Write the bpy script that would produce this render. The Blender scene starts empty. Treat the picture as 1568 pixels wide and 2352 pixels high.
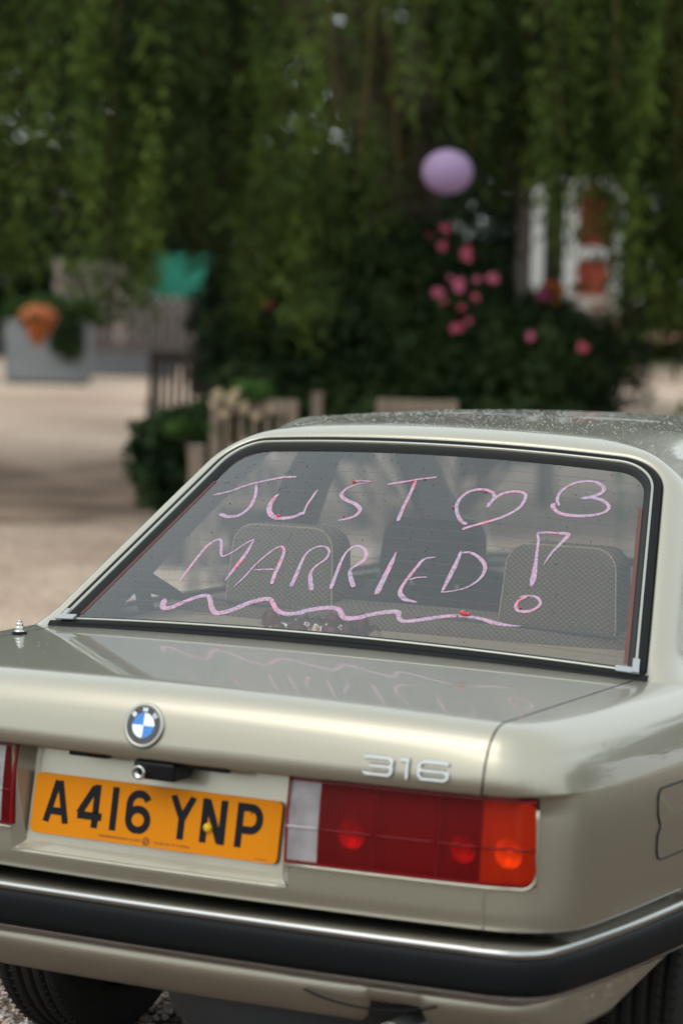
import bpy, bmesh, math, random
import numpy as np
from mathutils import Vector, Matrix
random.seed(7); RNG = np.random.default_rng(7)
SC = bpy.context.scene
COL = SC.collection
rad = math.radians

# ---------------------------------------------------------------- camera
CAM = np.array([2.56342575, -4.16592602, 1.62729571])
AZ, PITCH, ROLL, F = rad(27.5525), rad(4.29406), rad(1.65231), 6332.907   # F in units of a 1568 x 2352 picture
def cam_axes():
    f = np.array([-math.sin(AZ)*math.cos(PITCH), math.cos(AZ)*math.cos(PITCH), -math.sin(PITCH)])
    r = np.cross(f, [0, 0, 1]); r /= np.linalg.norm(r); u = np.cross(r, f)
    return math.cos(ROLL)*r+math.sin(ROLL)*u, -math.sin(ROLL)*r+math.cos(ROLL)*u, f
CR, CU, CF = cam_axes()
cd = bpy.data.cameras.new('camera'); cam = bpy.data.objects.new('camera', cd); COL.objects.link(cam)
cam.matrix_world = Matrix(((CR[0], CU[0], -CF[0], CAM[0]), (CR[1], CU[1], -CF[1], CAM[1]), (CR[2], CU[2], -CF[2], CAM[2]), (0, 0, 0, 1)))
cd.sensor_fit = 'VERTICAL'; cd.sensor_height = 36; cd.sensor_width = 24; cd.lens = F*36/2352
cd.clip_start = .1; cd.clip_end = 600
cd.dof.use_dof = True; cd.dof.focus_distance = 5.75; cd.dof.aperture_fstop = 2.6
SC.camera = cam
# ---------------------------------------------------------------- sky, sun, exposure
W = bpy.data.worlds.new('World'); SC.world = W; W.use_nodes = True
wn = W.node_tree.nodes; wl = W.node_tree.links; bg = wn['Background']
sky = wn.new('ShaderNodeTexSky'); sky.sky_type = 'NISHITA'; sky.sun_disc = False
SUN_EL, SUN_AZ = rad(52), rad(200)     # azimuth clockwise from +y
sky.sun_elevation = SUN_EL; sky.sun_rotation = SUN_AZ; sky.air_density = 1.3; sky.dust_density = 3.5; sky.ozone_density = 1.0
hsv = wn.new('ShaderNodeHueSaturation'); hsv.inputs['Saturation'].default_value = .55
cl = wn.new('ShaderNodeMixRGB'); cl.inputs[0].default_value = .70; cl.inputs[2].default_value = (8.0, 8.9, 9.15, 1)  # a layer of even cloud
wl.new(sky.outputs[0], hsv.inputs['Color']); wl.new(hsv.outputs[0], cl.inputs[1]); wl.new(cl.outputs[0], bg.inputs[0])
bg.inputs[1].default_value = .15
sd = bpy.data.lights.new('sun', 'SUN'); sd.energy = .5; sd.angle = rad(38); sd.color = (1, .96, .9)
sun = bpy.data.objects.new('sun', sd); COL.objects.link(sun)
sdir = Vector((math.sin(SUN_AZ)*math.cos(SUN_EL), math.cos(SUN_AZ)*math.cos(SUN_EL), math.sin(SUN_EL)))
sun.rotation_euler = sdir.to_track_quat('Z', 'Y').to_euler()
SC.view_settings.view_transform = 'Standard'; SC.view_settings.look = 'None'; SC.view_settings.gamma = 1
SC.view_settings.exposure = .58
SC.render.engine = 'CYCLES'

# ---------------------------------------------------------------- materials
def mat(name, col=(.5, .5, .5), rough=.5, metal=0, coat=0, bump=None, noise=None, spec=None, trans=0, ior=1.45):
    """bump=(scale,strength) ; noise=(scale,colour2,amount)"""
    m = bpy.data.materials.new(name); m.use_nodes = True; n = m.node_tree.nodes; l = m.node_tree.links; p = n['Principled BSDF']
    p.inputs['Base Color'].default_value = (*col, 1); p.inputs['Roughness'].default_value = rough; p.inputs['Metallic'].default_value = metal
    p.inputs['Coat Weight'].default_value = coat; p.inputs['Coat Roughness'].default_value = .03
    p.inputs['Transmission Weight'].default_value = trans; p.inputs['IOR'].default_value = ior
    if spec is not None: p.inputs['Specular IOR Level'].default_value = spec
    tc = n.new('ShaderNodeTexCoord')
    if noise:
        t = n.new('ShaderNodeTexNoise'); t.inputs['Scale'].default_value = noise[0]; t.inputs['Detail'].default_value = 6
        l.new(tc.outputs['Object'], t.inputs['Vector'])
        r = n.new('ShaderNodeValToRGB'); r.color_ramp.elements[0].position = .5-.5*noise[2]; r.color_ramp.elements[1].position = .5+.5*noise[2]
        r.color_ramp.elements[0].color = (*col, 1); r.color_ramp.elements[1].color = (*noise[1], 1)
        l.new(t.outputs['Fac'], r.inputs[0]); l.new(r.outputs[0], p.inputs['Base Color'])
    if bump:
        t = n.new('ShaderNodeTexNoise'); t.inputs['Scale'].default_value = bump[0]; t.inputs['Detail'].default_value = 5
        l.new(tc.outputs['Object'], t.inputs['Vector'])
        b = n.new('ShaderNodeBump'); b.inputs['Strength'].default_value = bump[1]; b.inputs['Distance'].default_value = .01
        l.new(t.outputs['Fac'], b.inputs['Height']); l.new(b.outputs[0], p.inputs['Normal'])
    return m
def leafmat(name, c1, c2, scale=2.0, trans=.25):
    m = mat(name, c1, .6, noise=(scale, c2, .35), spec=.12)
    n = m.node_tree.nodes; l = m.node_tree.links; p = n['Principled BSDF']
    g = n.new('ShaderNodeObjectInfo'); tr = n.new('ShaderNodeBsdfTranslucent'); mx = n.new('ShaderNodeMixShader'); mx.inputs[0].default_value = trans
    src = p.inputs['Base Color'].links[0].from_socket
    l.new(src, tr.inputs[0]); l.new(p.outputs[0], mx.inputs[1]); l.new(tr.outputs[0], mx.inputs[2]); l.new(mx.outputs[0], n['Material Output'].inputs[0])
    return m
def tinted(name, col, refl=1.0, rough=0.0, ior=1.5, bump=None):
    """thin pane: tinted see-through with Fresnel reflection"""
    m = bpy.data.materials.new(name); m.use_nodes = True; n = m.node_tree.nodes; l = m.node_tree.links
    n.remove(n['Principled BSDF'])
    t = n.new('ShaderNodeBsdfTransparent'); t.inputs[0].default_value = (*col, 1)
    g = n.new('ShaderNodeBsdfGlossy'); g.inputs['Roughness'].default_value = rough
    f = n.new('ShaderNodeFresnel'); f.inputs[0].default_value = ior
    mu = n.new('ShaderNodeMath'); mu.operation = 'MULTIPLY'; mu.inputs[1].default_value = refl; mu.use_clamp = True
    mx = n.new('ShaderNodeMixShader')
    l.new(f.outputs[0], mu.inputs[0]); l.new(mu.outputs[0], mx.inputs[0]); l.new(t.outputs[0], mx.inputs[1]); l.new(g.outputs[0], mx.inputs[2])
    l.new(mx.outputs[0], n['Material Output'].inputs[0])
    if bump:
        tc = n.new('ShaderNodeTexCoord'); w = n.new('ShaderNodeTexChecker'); w.inputs['Scale'].default_value = bump[0]
        l.new(tc.outputs['Object'], w.inputs[0]); b = n.new('ShaderNodeBump'); b.inputs['Strength'].default_value = bump[1]; b.inputs['Distance'].default_value = .002
        l.new(w.outputs['Fac'], b.inputs['Height']); l.new(b.outputs[0], g.inputs['Normal']); l.new(b.outputs[0], f.inputs['Normal'])
    return m
M = {}
M['paint'] = mat('champagne_paint', (.318, .292, .228), .37, .87, .75)
def flake(m):
    n = m.node_tree.nodes; l = m.node_tree.links; p = n['Principled BSDF']; tc = n.new('ShaderNodeTexCoord')
    t = n.new('ShaderNodeTexNoise'); t.inputs['Scale'].default_value = 900; l.new(tc.outputs['Object'], t.inputs['Vector'])
    b = n.new('ShaderNodeBump'); b.inputs['Strength'].default_value = .30; b.inputs['Distance'].default_value = .0006
    l.new(t.outputs['Fac'], b.inputs['Height']); l.new(b.outputs[0], p.inputs['Normal'])
    # road film: dulls the clear coat a little in patches
    t2 = n.new('ShaderNodeTexNoise'); t2.inputs['Scale'].default_value = 6; t2.inputs['Detail'].default_value = 8; l.new(tc.outputs['Object'], t2.inputs['Vector'])
    mr = n.new('ShaderNodeMapRange'); mr.inputs[1].default_value = .4; mr.inputs[2].default_value = .75; mr.inputs[3].default_value = .02; mr.inputs[4].default_value = .09
    l.new(t2.outputs['Fac'], mr.inputs[0]); l.new(mr.outputs[0], p.inputs['Coat Roughness'])
flake(M['paint'])
M['chrome'] = mat('chrome', (.41, .41, .40), .18, 1)
M['chromed'] = mat('badge_chrome', (.42, .42, .41), .07, 1)
M['satin'] = mat('brushed_trim', (.33, .33, .285), .38, 1)
M['clip'] = mat('pale_clip', (.25, .255, .26), .4, 0)
M['rubber'] = mat('black_rubber', (.005, .0055, .006), .5, bump=(300, .05), spec=.12)
M['rubber2'] = mat('grey_rubber', (.012, .0125, .012), .5, bump=(200, .1), spec=.2)
M['black'] = mat('black_plastic', (.006, .006, .007), .35, spec=.2)
M['dark'] = mat('underbody_dark', (.006, .006, .006), .9)
M['tyre'] = mat('tyre_rubber', (.018, .017, .015), .8, bump=(60, .3), spec=.2)
M['steel'] = mat('painted_steel', (.35, .35, .35), .4, .8)
M['plate'] = mat('plate_amber', (.54, .175, .001), .5, spec=.12)
M['ink'] = mat('plate_black', (.008, .008, .010), .5, spec=.12)
M['inkbrown'] = mat('plate_small_print', (.12, .04, .01), .4)
M['ycap'] = mat('yellow_cap', (.62, .36, .005), .5)
M['white'] = mat('enamel_white', (.82, .83, .82), .2, coat=.6)
M['blue'] = mat('enamel_blue', (.0, .16, .50), .2, coat=.6)
M['eblack'] = mat('enamel_black', (.006, .006, .008), .2, coat=.6)
M['glass'] = tinted('window_glass', (.82, .84, .82), 1.75)
M['sideglass'] = tinted('side_glass', (.93, .94, .93), 1.5)
def lensmat(name, tcol, dcol, k):
    m = mat(name, tcol, .46, trans=1, ior=1.22, bump=(300, .1), spec=.04); n = m.node_tree.nodes; l = m.node_tree.links
    tc = n.new('ShaderNodeTexCoord'); wv = n.new('ShaderNodeTexWave'); wv.inputs['Scale'].default_value = 42; l.new(tc.outputs['Object'], wv.inputs[0])
    bp = n.new('ShaderNodeBump'); bp.inputs['Strength'].default_value = .28; bp.inputs['Distance'].default_value = .0022; l.new(wv.outputs['Fac'], bp.inputs['Height']); l.new(bp.outputs[0], n['Principled BSDF'].inputs['Normal'])
    d = n.new('ShaderNodeBsdfDiffuse'); l.new(bp.outputs[0], d.inputs['Normal']); d.inputs[0].default_value = (*dcol, 1); mx = n.new('ShaderNodeMixShader'); mx.inputs[0].default_value = k
    l.new(n['Principled BSDF'].outputs[0], mx.inputs[1]); l.new(d.outputs[0], mx.inputs[2]); l.new(mx.outputs[0], n['Material Output'].inputs[0]); return m
M['lens_red'] = lensmat('lens_red', (.42, .0005, .0006), (.22, .0003, .0010), .30)
M['lens_amber'] = lensmat('lens_amber', (.92, .045, .0004), (.70, .026, .0004), .30)
M['lens_clear'] = mat('lens_clear', (.29, .265, .27), .25, coat=.3, noise=(14, (.13, .115, .12), .4), bump=(500, .25))
M['lensrib'] = mat('lens_rib_red', (.14, .001, .004), .3, spec=.25)
M['lensribw'] = mat('lens_rib_clear', (.42, .37, .38), .3)
M['bowl'] = mat('reflector_bowl', (.95, .95, .95), .35, 1)
M['housing'] = mat('lamp_housing', (.20, .18, .18), .5)
M['seat'] = None
M['interior'] = mat('interior_trim', (.045, .047, .05), .8)
M['shelf'] = mat('parcel_shelf_cloth', (.31, .235, .165), .95, bump=(250, .4), noise=(40, (.38, .30, .21), .5))
M['belt'] = mat('belt_webbing', (.012, .013, .015), .8)
M['busbar'] = mat('heater_busbar', (.09, .028, .02), .6)
M['hline'] = mat('heater_wire', (.10, .045, .03), .6)
M['drop'] = mat('water_drop', (.03, .035, .035), .15, spec=.5)
M['dropr'] = mat('water_bead', (.42, .44, .42), .15, 1)

def fabric():
    m = mat('woven_seat_cloth', (.12, .115, .105), .9)
    n = m.node_tree.nodes; l = m.node_tree.links; p = n['Principled BSDF']; tc = n.new('ShaderNodeTexCoord')
    vals = []
    for a, s in (((.60, .25, .76), 760), ((-.60, .25, .76), 760)):
        d = n.new('ShaderNodeVectorMath'); d.operation = 'DOT_PRODUCT'; d.inputs[1].default_value = a; l.new(tc.outputs['Object'], d.inputs[0])
        mu = n.new('ShaderNodeMath'); mu.operation = 'MULTIPLY'; mu.inputs[1].default_value = s; l.new(d.outputs['Value'], mu.inputs[0])
        si = n.new('ShaderNodeMath'); si.operation = 'SINE'; l.new(mu.outputs[0], si.inputs[0]); vals.append(si)
    mx = n.new('ShaderNodeMath'); mx.operation = 'MAXIMUM'; l.new(vals[0].outputs[0], mx.inputs[0]); l.new(vals[1].outputs[0], mx.inputs[1])
    r = n.new('ShaderNodeValToRGB'); r.color_ramp.elements[0].position = .70; r.color_ramp.elements[1].position = .95
    r.color_ramp.elements[0].color = (.155, .122, .088, 1); r.color_ramp.elements[1].color = (.062, .052, .040, 1)
    l.new(mx.outputs[0], r.inputs[0]); l.new(r.outputs[0], p.inputs['Base Color'])
    b = n.new('ShaderNodeBump'); b.inputs['Strength'].default_value = .4; b.inputs['Distance'].default_value = .002; b.invert = True
    l.new(mx.outputs[0], b.inputs['Height']); l.new(b.outputs[0], p.inputs['Normal'])
    return m
M['seat'] = fabric()
def lipstick():
    m = mat('waxy_pink', (.42, .215, .30), .6, noise=(14, (.29, .245, .33), .45))
    n = m.node_tree.nodes; l = m.node_tree.links; p = n['Principled BSDF']; tc = n.new('ShaderNodeTexCoord')
    t = n.new('ShaderNodeTexNoise'); t.inputs['Scale'].default_value = 22; t.inputs['Detail'].default_value = 4; l.new(tc.outputs['Object'], t.inputs['Vector'])
    r = n.new('ShaderNodeValToRGB'); r.color_ramp.elements[0].position = .60; r.color_ramp.elements[1].position = .74
    l.new(t.outputs['Fac'], r.inputs[0]); src = p.inputs['Base Color'].links[0].from_socket
    mx = n.new('ShaderNodeMixRGB'); mx.inputs[2].default_value = (.66, .10, .17, 1); l.new(r.outputs[0], mx.inputs[0]); l.new(src, mx.inputs[1]); l.new(mx.outputs[0], p.inputs['Base Color'])
    # patchy: the wax lets some of the glass show through
    t3 = n.new('ShaderNodeTexNoise'); t3.inputs['Scale'].default_value = 160; t3.inputs['Detail'].default_value = 5; l.new(tc.outputs['Object'], t3.inputs['Vector'])
    m3 = n.new('ShaderNodeMapRange'); m3.inputs[1].default_value = .36; m3.inputs[2].default_value = .56; m3.inputs[3].default_value = .6; m3.inputs[4].default_value = 1; l.new(t3.outputs['Fac'], m3.inputs[0]); l.new(m3.outputs[0], p.inputs['Alpha'])
    return m
M['lip'] = lipstick()
M['lipred'] = mat('waxy_red', (.45, .01, .03), .3, coat=.4)

# ---------------------------------------------------------------- helpers
def mesh(name, V, Fc, m=None, parent=None, smooth=True, mats=None, midx=None):
    me = bpy.data.meshes.new(name); me.from_pydata([tuple(map(float, v)) for v in V], [], [tuple(f) for f in Fc])
    if smooth and len(me.polygons): me.polygons.foreach_set('use_smooth', [True]*len(me.polygons))
    for k in (mats or ([m] if m else [])): me.materials.append(k)
    if midx is not None: me.polygons.foreach_set('material_index', midx)
    me.update()
    o = bpy.data.objects.new(name, me); COL.objects.link(o)
    if parent: o.parent = parent
    return o
def tag(o, label=None, cat=None, group=None, kind=None):
    for k, v in (('label', label), ('category', cat), ('group', group), ('kind', kind)):
        if v: o[k] = v
    return o
def empty(name, loc=(0, 0, 0), label=None, cat=None, group=None, rz=0):
    o = bpy.data.objects.new(name, None); o.location = loc; o.rotation_euler = (0, 0, rz); COL.objects.link(o); o.empty_display_size = .2
    return tag(o, label, cat, group)
class MB:
    def __init__(s): s.V = []; s.F = []
    def add(s, V, Fc):
        b = len(s.V); s.V += [tuple(v) for v in V]; s.F += [tuple(i+b for i in f) for f in Fc]; return s
    def box(s, c, d, rz=0, R=None):
        c = Vector(c); hx, hy, hz = d[0]/2, d[1]/2, d[2]/2
        Rm = R if R is not None else Matrix.Rotation(rz, 3, 'Z')
        V = [c+Rm@Vector((x*hx, y*hy, z*hz)) for x, y, z in ((-1, -1, -1), (1, -1, -1), (1, 1, -1), (-1, 1, -1), (-1, -1, 1), (1, -1, 1), (1, 1, 1), (-1, 1, 1))]
        return s.add(V, ((0, 3, 2, 1), (4, 5, 6, 7), (0, 1, 5, 4), (1, 2, 6, 5), (2, 3, 7, 6), (3, 0, 4, 7)))
    def tube(s, P, r, n=8, cap=True, up=(0, 0, 1), flat=1.0):
        P = [Vector(p) for p in P]; rs = r if hasattr(r, '__len__') else [r]*len(P); b = len(s.V); u = Vector(up)
        for i, p in enumerate(P):
            d = (P[min(i+1, len(P)-1)]-P[max(i-1, 0)]).normalized()
            a = d.cross(u)
            if a.length < 1e-3: a = d.cross(Vector((1, 0, 0)))
            a.normalize(); c = a.cross(d).normalized()
            for k in range(n):
                t = 2*math.pi*k/n; s.V.append(tuple(p+a*math.cos(t)*rs[i]+c*math.sin(t)*rs[i]*flat))
        for i in range(len(P)-1):
            for k in range(n): s.F.append((b+i*n+k, b+i*n+(k+1) % n, b+(i+1)*n+(k+1) % n, b+(i+1)*n+k))
        if cap: s.F.append(tuple(b+k for k in range(n))[::-1]); s.F.append(tuple(b+(len(P)-1)*n+k for k in range(n)))
        return s
    def lathe(s, prof, n=32, c=(0, 0, 0), axis='Z', closed=False):
        b = len(s.V); c = Vector(c)
        for r, h in prof:
            for k in range(n):
                t = 2*math.pi*k/n; x, y = r*math.cos(t), r*math.sin(t)
                v = Vector((x, y, h)) if axis == 'Z' else (Vector((h, x, y)) if axis == 'X' else Vector((x, h, y)))
                s.V.append(tuple(c+v))
        m_ = len(prof)
        for i in range(m_ if closed else m_-1):
            j = (i+1) % m_
            for k in range(n): s.F.append((b+i*n+k, b+i*n+(k+1) % n, b+j*n+(k+1) % n, b+j*n+k))
        return s
    def build(s, name, m, parent=None, smooth=False): return mesh(name, s.V, s.F, m, parent, smooth)
def grid(P, closed_u=False, closed_v=False, off=0):
    """P[i][j] rows -> verts, faces"""
    n, m_ = len(P), len(P[0]); V = [p for r in P for p in r]; Fc = []
    for i in range(n if closed_u else n-1):
        for j in range(m_ if closed_v else m_-1):
            a, b = i, (i+1) % n; c, d = j, (j+1) % m_
            Fc.append((a*m_+c, a*m_+d, b*m_+d, b*m_+c))
    return V, Fc
def bevel(o, w=.004, seg=2):
    b = o.modifiers.new('bevel', 'BEVEL'); b.width = w; b.segments = seg; b.limit_method = 'ANGLE'; return o
def ray(px, py): return CF+CR*(px-784)/F-CU*(py-1176)/F
def terrain(x, y):
    e = (x-CAM[0])*(-math.sin(AZ))+(y-CAM[1])*math.cos(AZ)
    t = max(0, min(e-13, 45)); return .018*t*min(1, t/6)
def gpt(px, py):
    """point where the picture position meets the ground"""
    d = ray(px, py); t = 1.0
    for _ in range(4000):
        p = CAM+d*t
        if p[2] <= terrain(p[0], p[1]): break
        t += .02
    return Vector(p)
def at(px, py, D):
    p = CAM+ray(px, py)*D; return Vector(p)
def interp(tab, z):
    xs = [t[0] for t in tab]; return float(np.interp(z, xs, [t[1] for t in tab]))
def catmull(pts, n):
    out = []; P = [Vector(p) for p in pts]
    for i in range(len(P)-1):
        p0 = P[i-1] if i else P[0]*2-P[1]; p1, p2 = P[i], P[i+1]; p3 = P[i+2] if i+2 < len(P) else P[-1]*2-P[-2]
        for k in range(n):
            t = k/n; out.append(.5*((2*p1)+(-p0+p2)*t+(2*p0-5*p1+4*p2-p3)*t*t+(-p0+3*p1-3*p2+p3)*t**3))
    out.append(P[-1]); return out

# ================================================================= GROUND
def ground():
    n1, n2 = 120, 120
    es = [-60+55*(i/29.) for i in range(30)]+[-5+25*(i/39.) for i in range(1, 40)]+[20+40*(i/29.) for i in range(1, 30)]+[60+340*(i/19.)**2 for i in range(1, 20)]
    ws = [-300*(1-i/19.)**2-20 for i in range(19)]+[-20+40*(i/59.) for i in range(60)]+[20+300*(i/19.)**2 for i in range(1, 20)]
    fx, fy = -math.sin(AZ), math.cos(AZ); P = []
    for e in es:
        row = []
        for w in ws:
            x = CAM[0]+fx*e+fy*w; y = CAM[1]+fy*e-fx*w; row.append((x, y, terrain(x, y)))
        P.append(row)
    V, Fc = grid(P)
    m = bpy.data.materials.new('pink_gravel'); m.use_nodes = True; n = m.node_tree.nodes; l = m.node_tree.links; p = n['Principled BSDF']
    p.inputs['Roughness'].default_value = .85
    tc = n.new('ShaderNodeTexCoord')
    def noise(s, d=4):
        t = n.new('ShaderNodeTexNoise'); t.inputs['Scale'].default_value = s; t.inputs['Detail'].default_value = d; l.new(tc.outputs['Object'], t.inputs['Vector']); return t
    vo = n.new('ShaderNodeTexVoronoi'); vo.inputs['Scale'].default_value = 45; l.new(tc.outputs['Object'], vo.inputs['Vector'])
    r = n.new('ShaderNodeValToRGB'); cr = r.color_ramp; cr.elements[0].color = (.24, .165, .12, 1); cr.elements[1].color = (.56, .465, .38, 1)
    e = cr.elements.new(.5); e.color = (.42, .325, .25, 1)
    sp = n.new('ShaderNodeSeparateColor'); l.new(vo.outputs['Color'], sp.inputs[0]); l.new(sp.outputs[0], r.inputs[0])
    big = noise(.35, 6); rb = n.new('ShaderNodeValToRGB'); rb.color_ramp.elements[0].position = .40; rb.color_ramp.elements[1].position = .60
    rb.color_ramp.elements[0].color = (.82, .74, .68, 1); rb.color_ramp.elements[1].color = (1.25, 1.2, 1.16, 1)
    l.new(big.outputs['Fac'], rb.inputs[0])
    mx = n.new('ShaderNodeMixRGB'); mx.blend_type = 'MULTIPLY'; mx.inputs[0].default_value = 1; l.new(r.outputs[0], mx.inputs[1]); l.new(rb.outputs[0], mx.inputs[2])
    # dark tint added to unseen gravel behind and beside the car, darkens paint reflections
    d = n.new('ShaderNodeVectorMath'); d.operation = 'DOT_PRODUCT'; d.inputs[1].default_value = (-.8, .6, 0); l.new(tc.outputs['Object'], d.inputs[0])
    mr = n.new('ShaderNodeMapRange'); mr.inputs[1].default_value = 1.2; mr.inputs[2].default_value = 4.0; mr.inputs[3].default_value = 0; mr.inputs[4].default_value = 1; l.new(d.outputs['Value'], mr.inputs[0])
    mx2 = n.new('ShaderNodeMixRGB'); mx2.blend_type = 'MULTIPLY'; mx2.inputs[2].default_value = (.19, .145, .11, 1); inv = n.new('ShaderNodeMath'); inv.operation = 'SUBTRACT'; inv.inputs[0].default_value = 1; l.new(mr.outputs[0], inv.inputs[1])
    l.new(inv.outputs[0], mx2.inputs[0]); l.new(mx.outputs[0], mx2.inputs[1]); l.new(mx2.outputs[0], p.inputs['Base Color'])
    b = n.new('ShaderNodeBump'); b.inputs['Strength'].default_value = 1; b.inputs['Distance'].default_value = .015; b.invert = True
    l.new(vo.outputs['Distance'], b.inputs['Height']); l.new(b.outputs[0], p.inputs['Normal'])
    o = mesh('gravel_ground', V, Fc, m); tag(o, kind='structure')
ground()
def blob_sheet(name, pix, m, dz, jitter=.3):
    P = [gpt(*p) for p in pix]; c = sum(P, Vector())/len(P); n = 6; V = [c]; 
    ring = catmull(P+[P[0]], n)[:-1]
    K = 5; rows = []
    for k in range(1, K+1): rows.append([c.lerp(q, k/K) for q in ring])
    V = [c]+[q for r_ in rows for q in r_]; V = [Vector((v.x, v.y, terrain(v.x, v.y)+dz)) for v in V]; N = len(ring)
    Fc = [(0, 1+j, 1+(j+1) % N) for j in range(N)]
    for k in range(K-1):
        for j in range(N): Fc.append((1+k*N+j, 1+(k+1)*N+j, 1+(k+1)*N+(j+1) % N, 1+k*N+(j+1) % N))
    return mesh(name, V, Fc, m)
# damp leaves on the gravel, with the willow edge's shade painted into their colour
M['litter_shade'] = mat('litter_and_shade', (.10, .058, .034), .95, noise=(1.3, (.30, .21, .145), .32), bump=(40, .8))
lt = blob_sheet('litter_and_shade', [(-260, 1120), (-100, 1060), (120, 1075), (330, 1050), (560, 1080), (700, 1150), (520, 1200), (300, 1190), (120, 1205), (-100, 1190)], M['litter_shade'], .006); tag(lt, kind='structure')

# loose stones: one patch of real stones close to the camera
def stones():
    base = [(-1, -1, -.6), (1, -.9, -.7), (.9, 1, -.6), (-1, .9, -.7), (-.7, -.8, .6), (.8, -.6, .7), (.6, .8, .5), (-.6, .7, .8)]
    fc = [(0, 3, 2, 1), (4, 5, 6), (4, 6, 7), (0, 1, 5), (0, 5, 4), (1, 2, 6), (1, 6, 5), (2, 3, 7), (2, 7, 6), (3, 0, 4), (3, 4, 7)]
    V = []; Fc = []; mi = []
    def put(x, y, s, z):
        R = Matrix.Rotation(random.uniform(0, 6.3), 3, 'Z')@Matrix.Rotation(random.uniform(-.7, .7), 3, 'X'); b = len(V); k = random.randrange(5)
        for v in base:
            w = R@Vector((v[0]*s*random.uniform(.7, 1.25), v[1]*s*random.uniform(.6, 1.1), v[2]*s*random.uniform(.5, 1))); V.append((x+w.x, y+w.y, z+w.z))
        for f in fc: Fc.append(tuple(i+b for i in f)); mi.append(k)
    n = 0
    while n < 19000:
        x = random.gauss(-1.3, 1.0); y = random.gauss(1.3, 1.5)
        if abs(x) < .35 and y > .3: continue
        put(x, y, random.uniform(.006, .013), random.uniform(-.002, .009)); n += 1
    for _ in range(6000):
        x = random.gauss(1.0, .7); y = random.gauss(.6, .9); put(x, y, random.uniform(.006, .013), random.uniform(-.002, .009))
    cols = [(.42, .30, .26), (.33, .29, .28), (.55, .47, .43), (.40, .29, .19), (.24, .20, .19)]
    ms = [mat('stone_%s' % nme, c, .8, bump=(80, .4), noise=(30, tuple(v*.7 for v in c), .6)) for nme, c in zip(('pink', 'grey', 'pale', 'ochre', 'dark'), cols)]
    o = mesh('gravel_stones', V, Fc, smooth=False, mats=ms, midx=mi); tag(o, kind='stuff', label='loose angular pink and grey gravel stones around the rear wheels', cat='gravel')
stones()
# ================================================================= CAR
car = empty('parked_car', (0, .97, 0), 'champagne silver saloon with pink JUST MARRIED message on its rear window', 'car')
CARM = Matrix.Translation((0, -.97, 0))
def cpar(o):
    o.parent = car; o.matrix_parent_inverse = CARM; return o
def cbuild(mb, name, m, smooth=False, parent=None):
    o = mb.build(name, m, None, smooth)
    if parent: o.parent = parent
    else: cpar(o)
    return o
def cmesh(name, V, Fc, m, smooth=True, parent=None, **k):
    o = mesh(name, V, Fc, m, None, smooth, **k)
    if parent: o.parent = parent
    else: cpar(o)
    return o
# plan outline of the body at waist height (right half, from rear centre to front centre)
half = [(0, 0), (.15, .002), (.3, .007), (.45, .0145), (.58, .024), (.66, .033), (.70, .0435), (.735, .0650), (.767, .103), (.787, .156), (.798, .245), (.808, .40), (.815, .6), (.821, .9), (.8225, 1.4), (.8225, 2.0), (.822, 2.8), (.815, 3.4), (.80, 3.8), (.775, 4.05), (.72, 4.2), (.6, 4.27), (.4, 4.30), (.2, 4.32), (0, 4.325)]
pl = catmull([(x, y, 0) for x, y in half], 10)
HN = len(pl)
def normals(pl):
    out = []
    for i in range(len(pl)):
        d = pl[min(i+1, len(pl)-1)]-pl[max(i-1, 0)]; out.append(Vector((d.y, -d.x, 0)).normalized())
    out[0] = Vector((0, -1, 0)); out[-1] = Vector((0, 1, 0)); return out
pn = normals(pl)
AY = [(.2, .12), (.30, .09), (.36, .058), (.39, .042), (.42, .027), (.455, .018), (.478, .05), (.49, .10), (.567, .10), (.5735, .024), (.579, .0205), (.62, .020), (.655, .022), (.70, .023), (.76, .024), (.800, .024), (.8065, .012), (.809, .002), (.812, 0), (.84, .0045), (.87, .0120)]
AX = [(.2, .10), (.25, .05), (.30, .030), (.37, .020), (.45, .013), (.55, .004), (.62, .001), (.70, 0), (.76, .0012), (.795, .004), (.812, .0075), (.84, .015), (.87, .026)]
def zdeck(x, y):
    yy = min(y, 1.2); z = .916+.014*yy+.022*(1-min(1.2, abs(x)/.75)**2)
    if y > 3.0: z -= .09*((y-3.0)/1.3)**1.6
    return z
def zbot(p):
    x, y = abs(p.x), p.y
    if y < .12 or x < .7:
        if y < 1: return .379+.045*max(0, 1-(max(0, abs(x-.495)-.050)/.012)) if x < .6 else .379
        return .25
    if y < .33: return .379+.009*max(0, (y-.12)/.21)
    if y < .628: return .388+.077*((y-.33)/.298)**.9
    for wy in (.97, 3.54):
        d = y-wy
        if abs(d) < .345: return max(.30+math.sqrt(.345**2-d*d)*.97, .26 if y > 1 else .45)
    return .25
def rowdefs():
    lo = [('k', k) for k in (0, .03, .15, .42, .7, 1)]+[('z', z) for z in (.491, .567, .5705, .5735, .5765, .582, .605, .63)]
    ab = [('z', z) for z in (.655, .68, .71, .74, .77, .80, .8065, .809, .812, .84, .862)]
    dr = [('d', *t) for t in ((.052, .0145, .026), (.041, .0190, .032), (.031, .0250, .039), (.022, .0325, .048), (.014, .0415, .058), (.0075, .052, .070), (.0025, .066, .084), (0, .086, .102))]
    return lo+ab+dr
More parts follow.
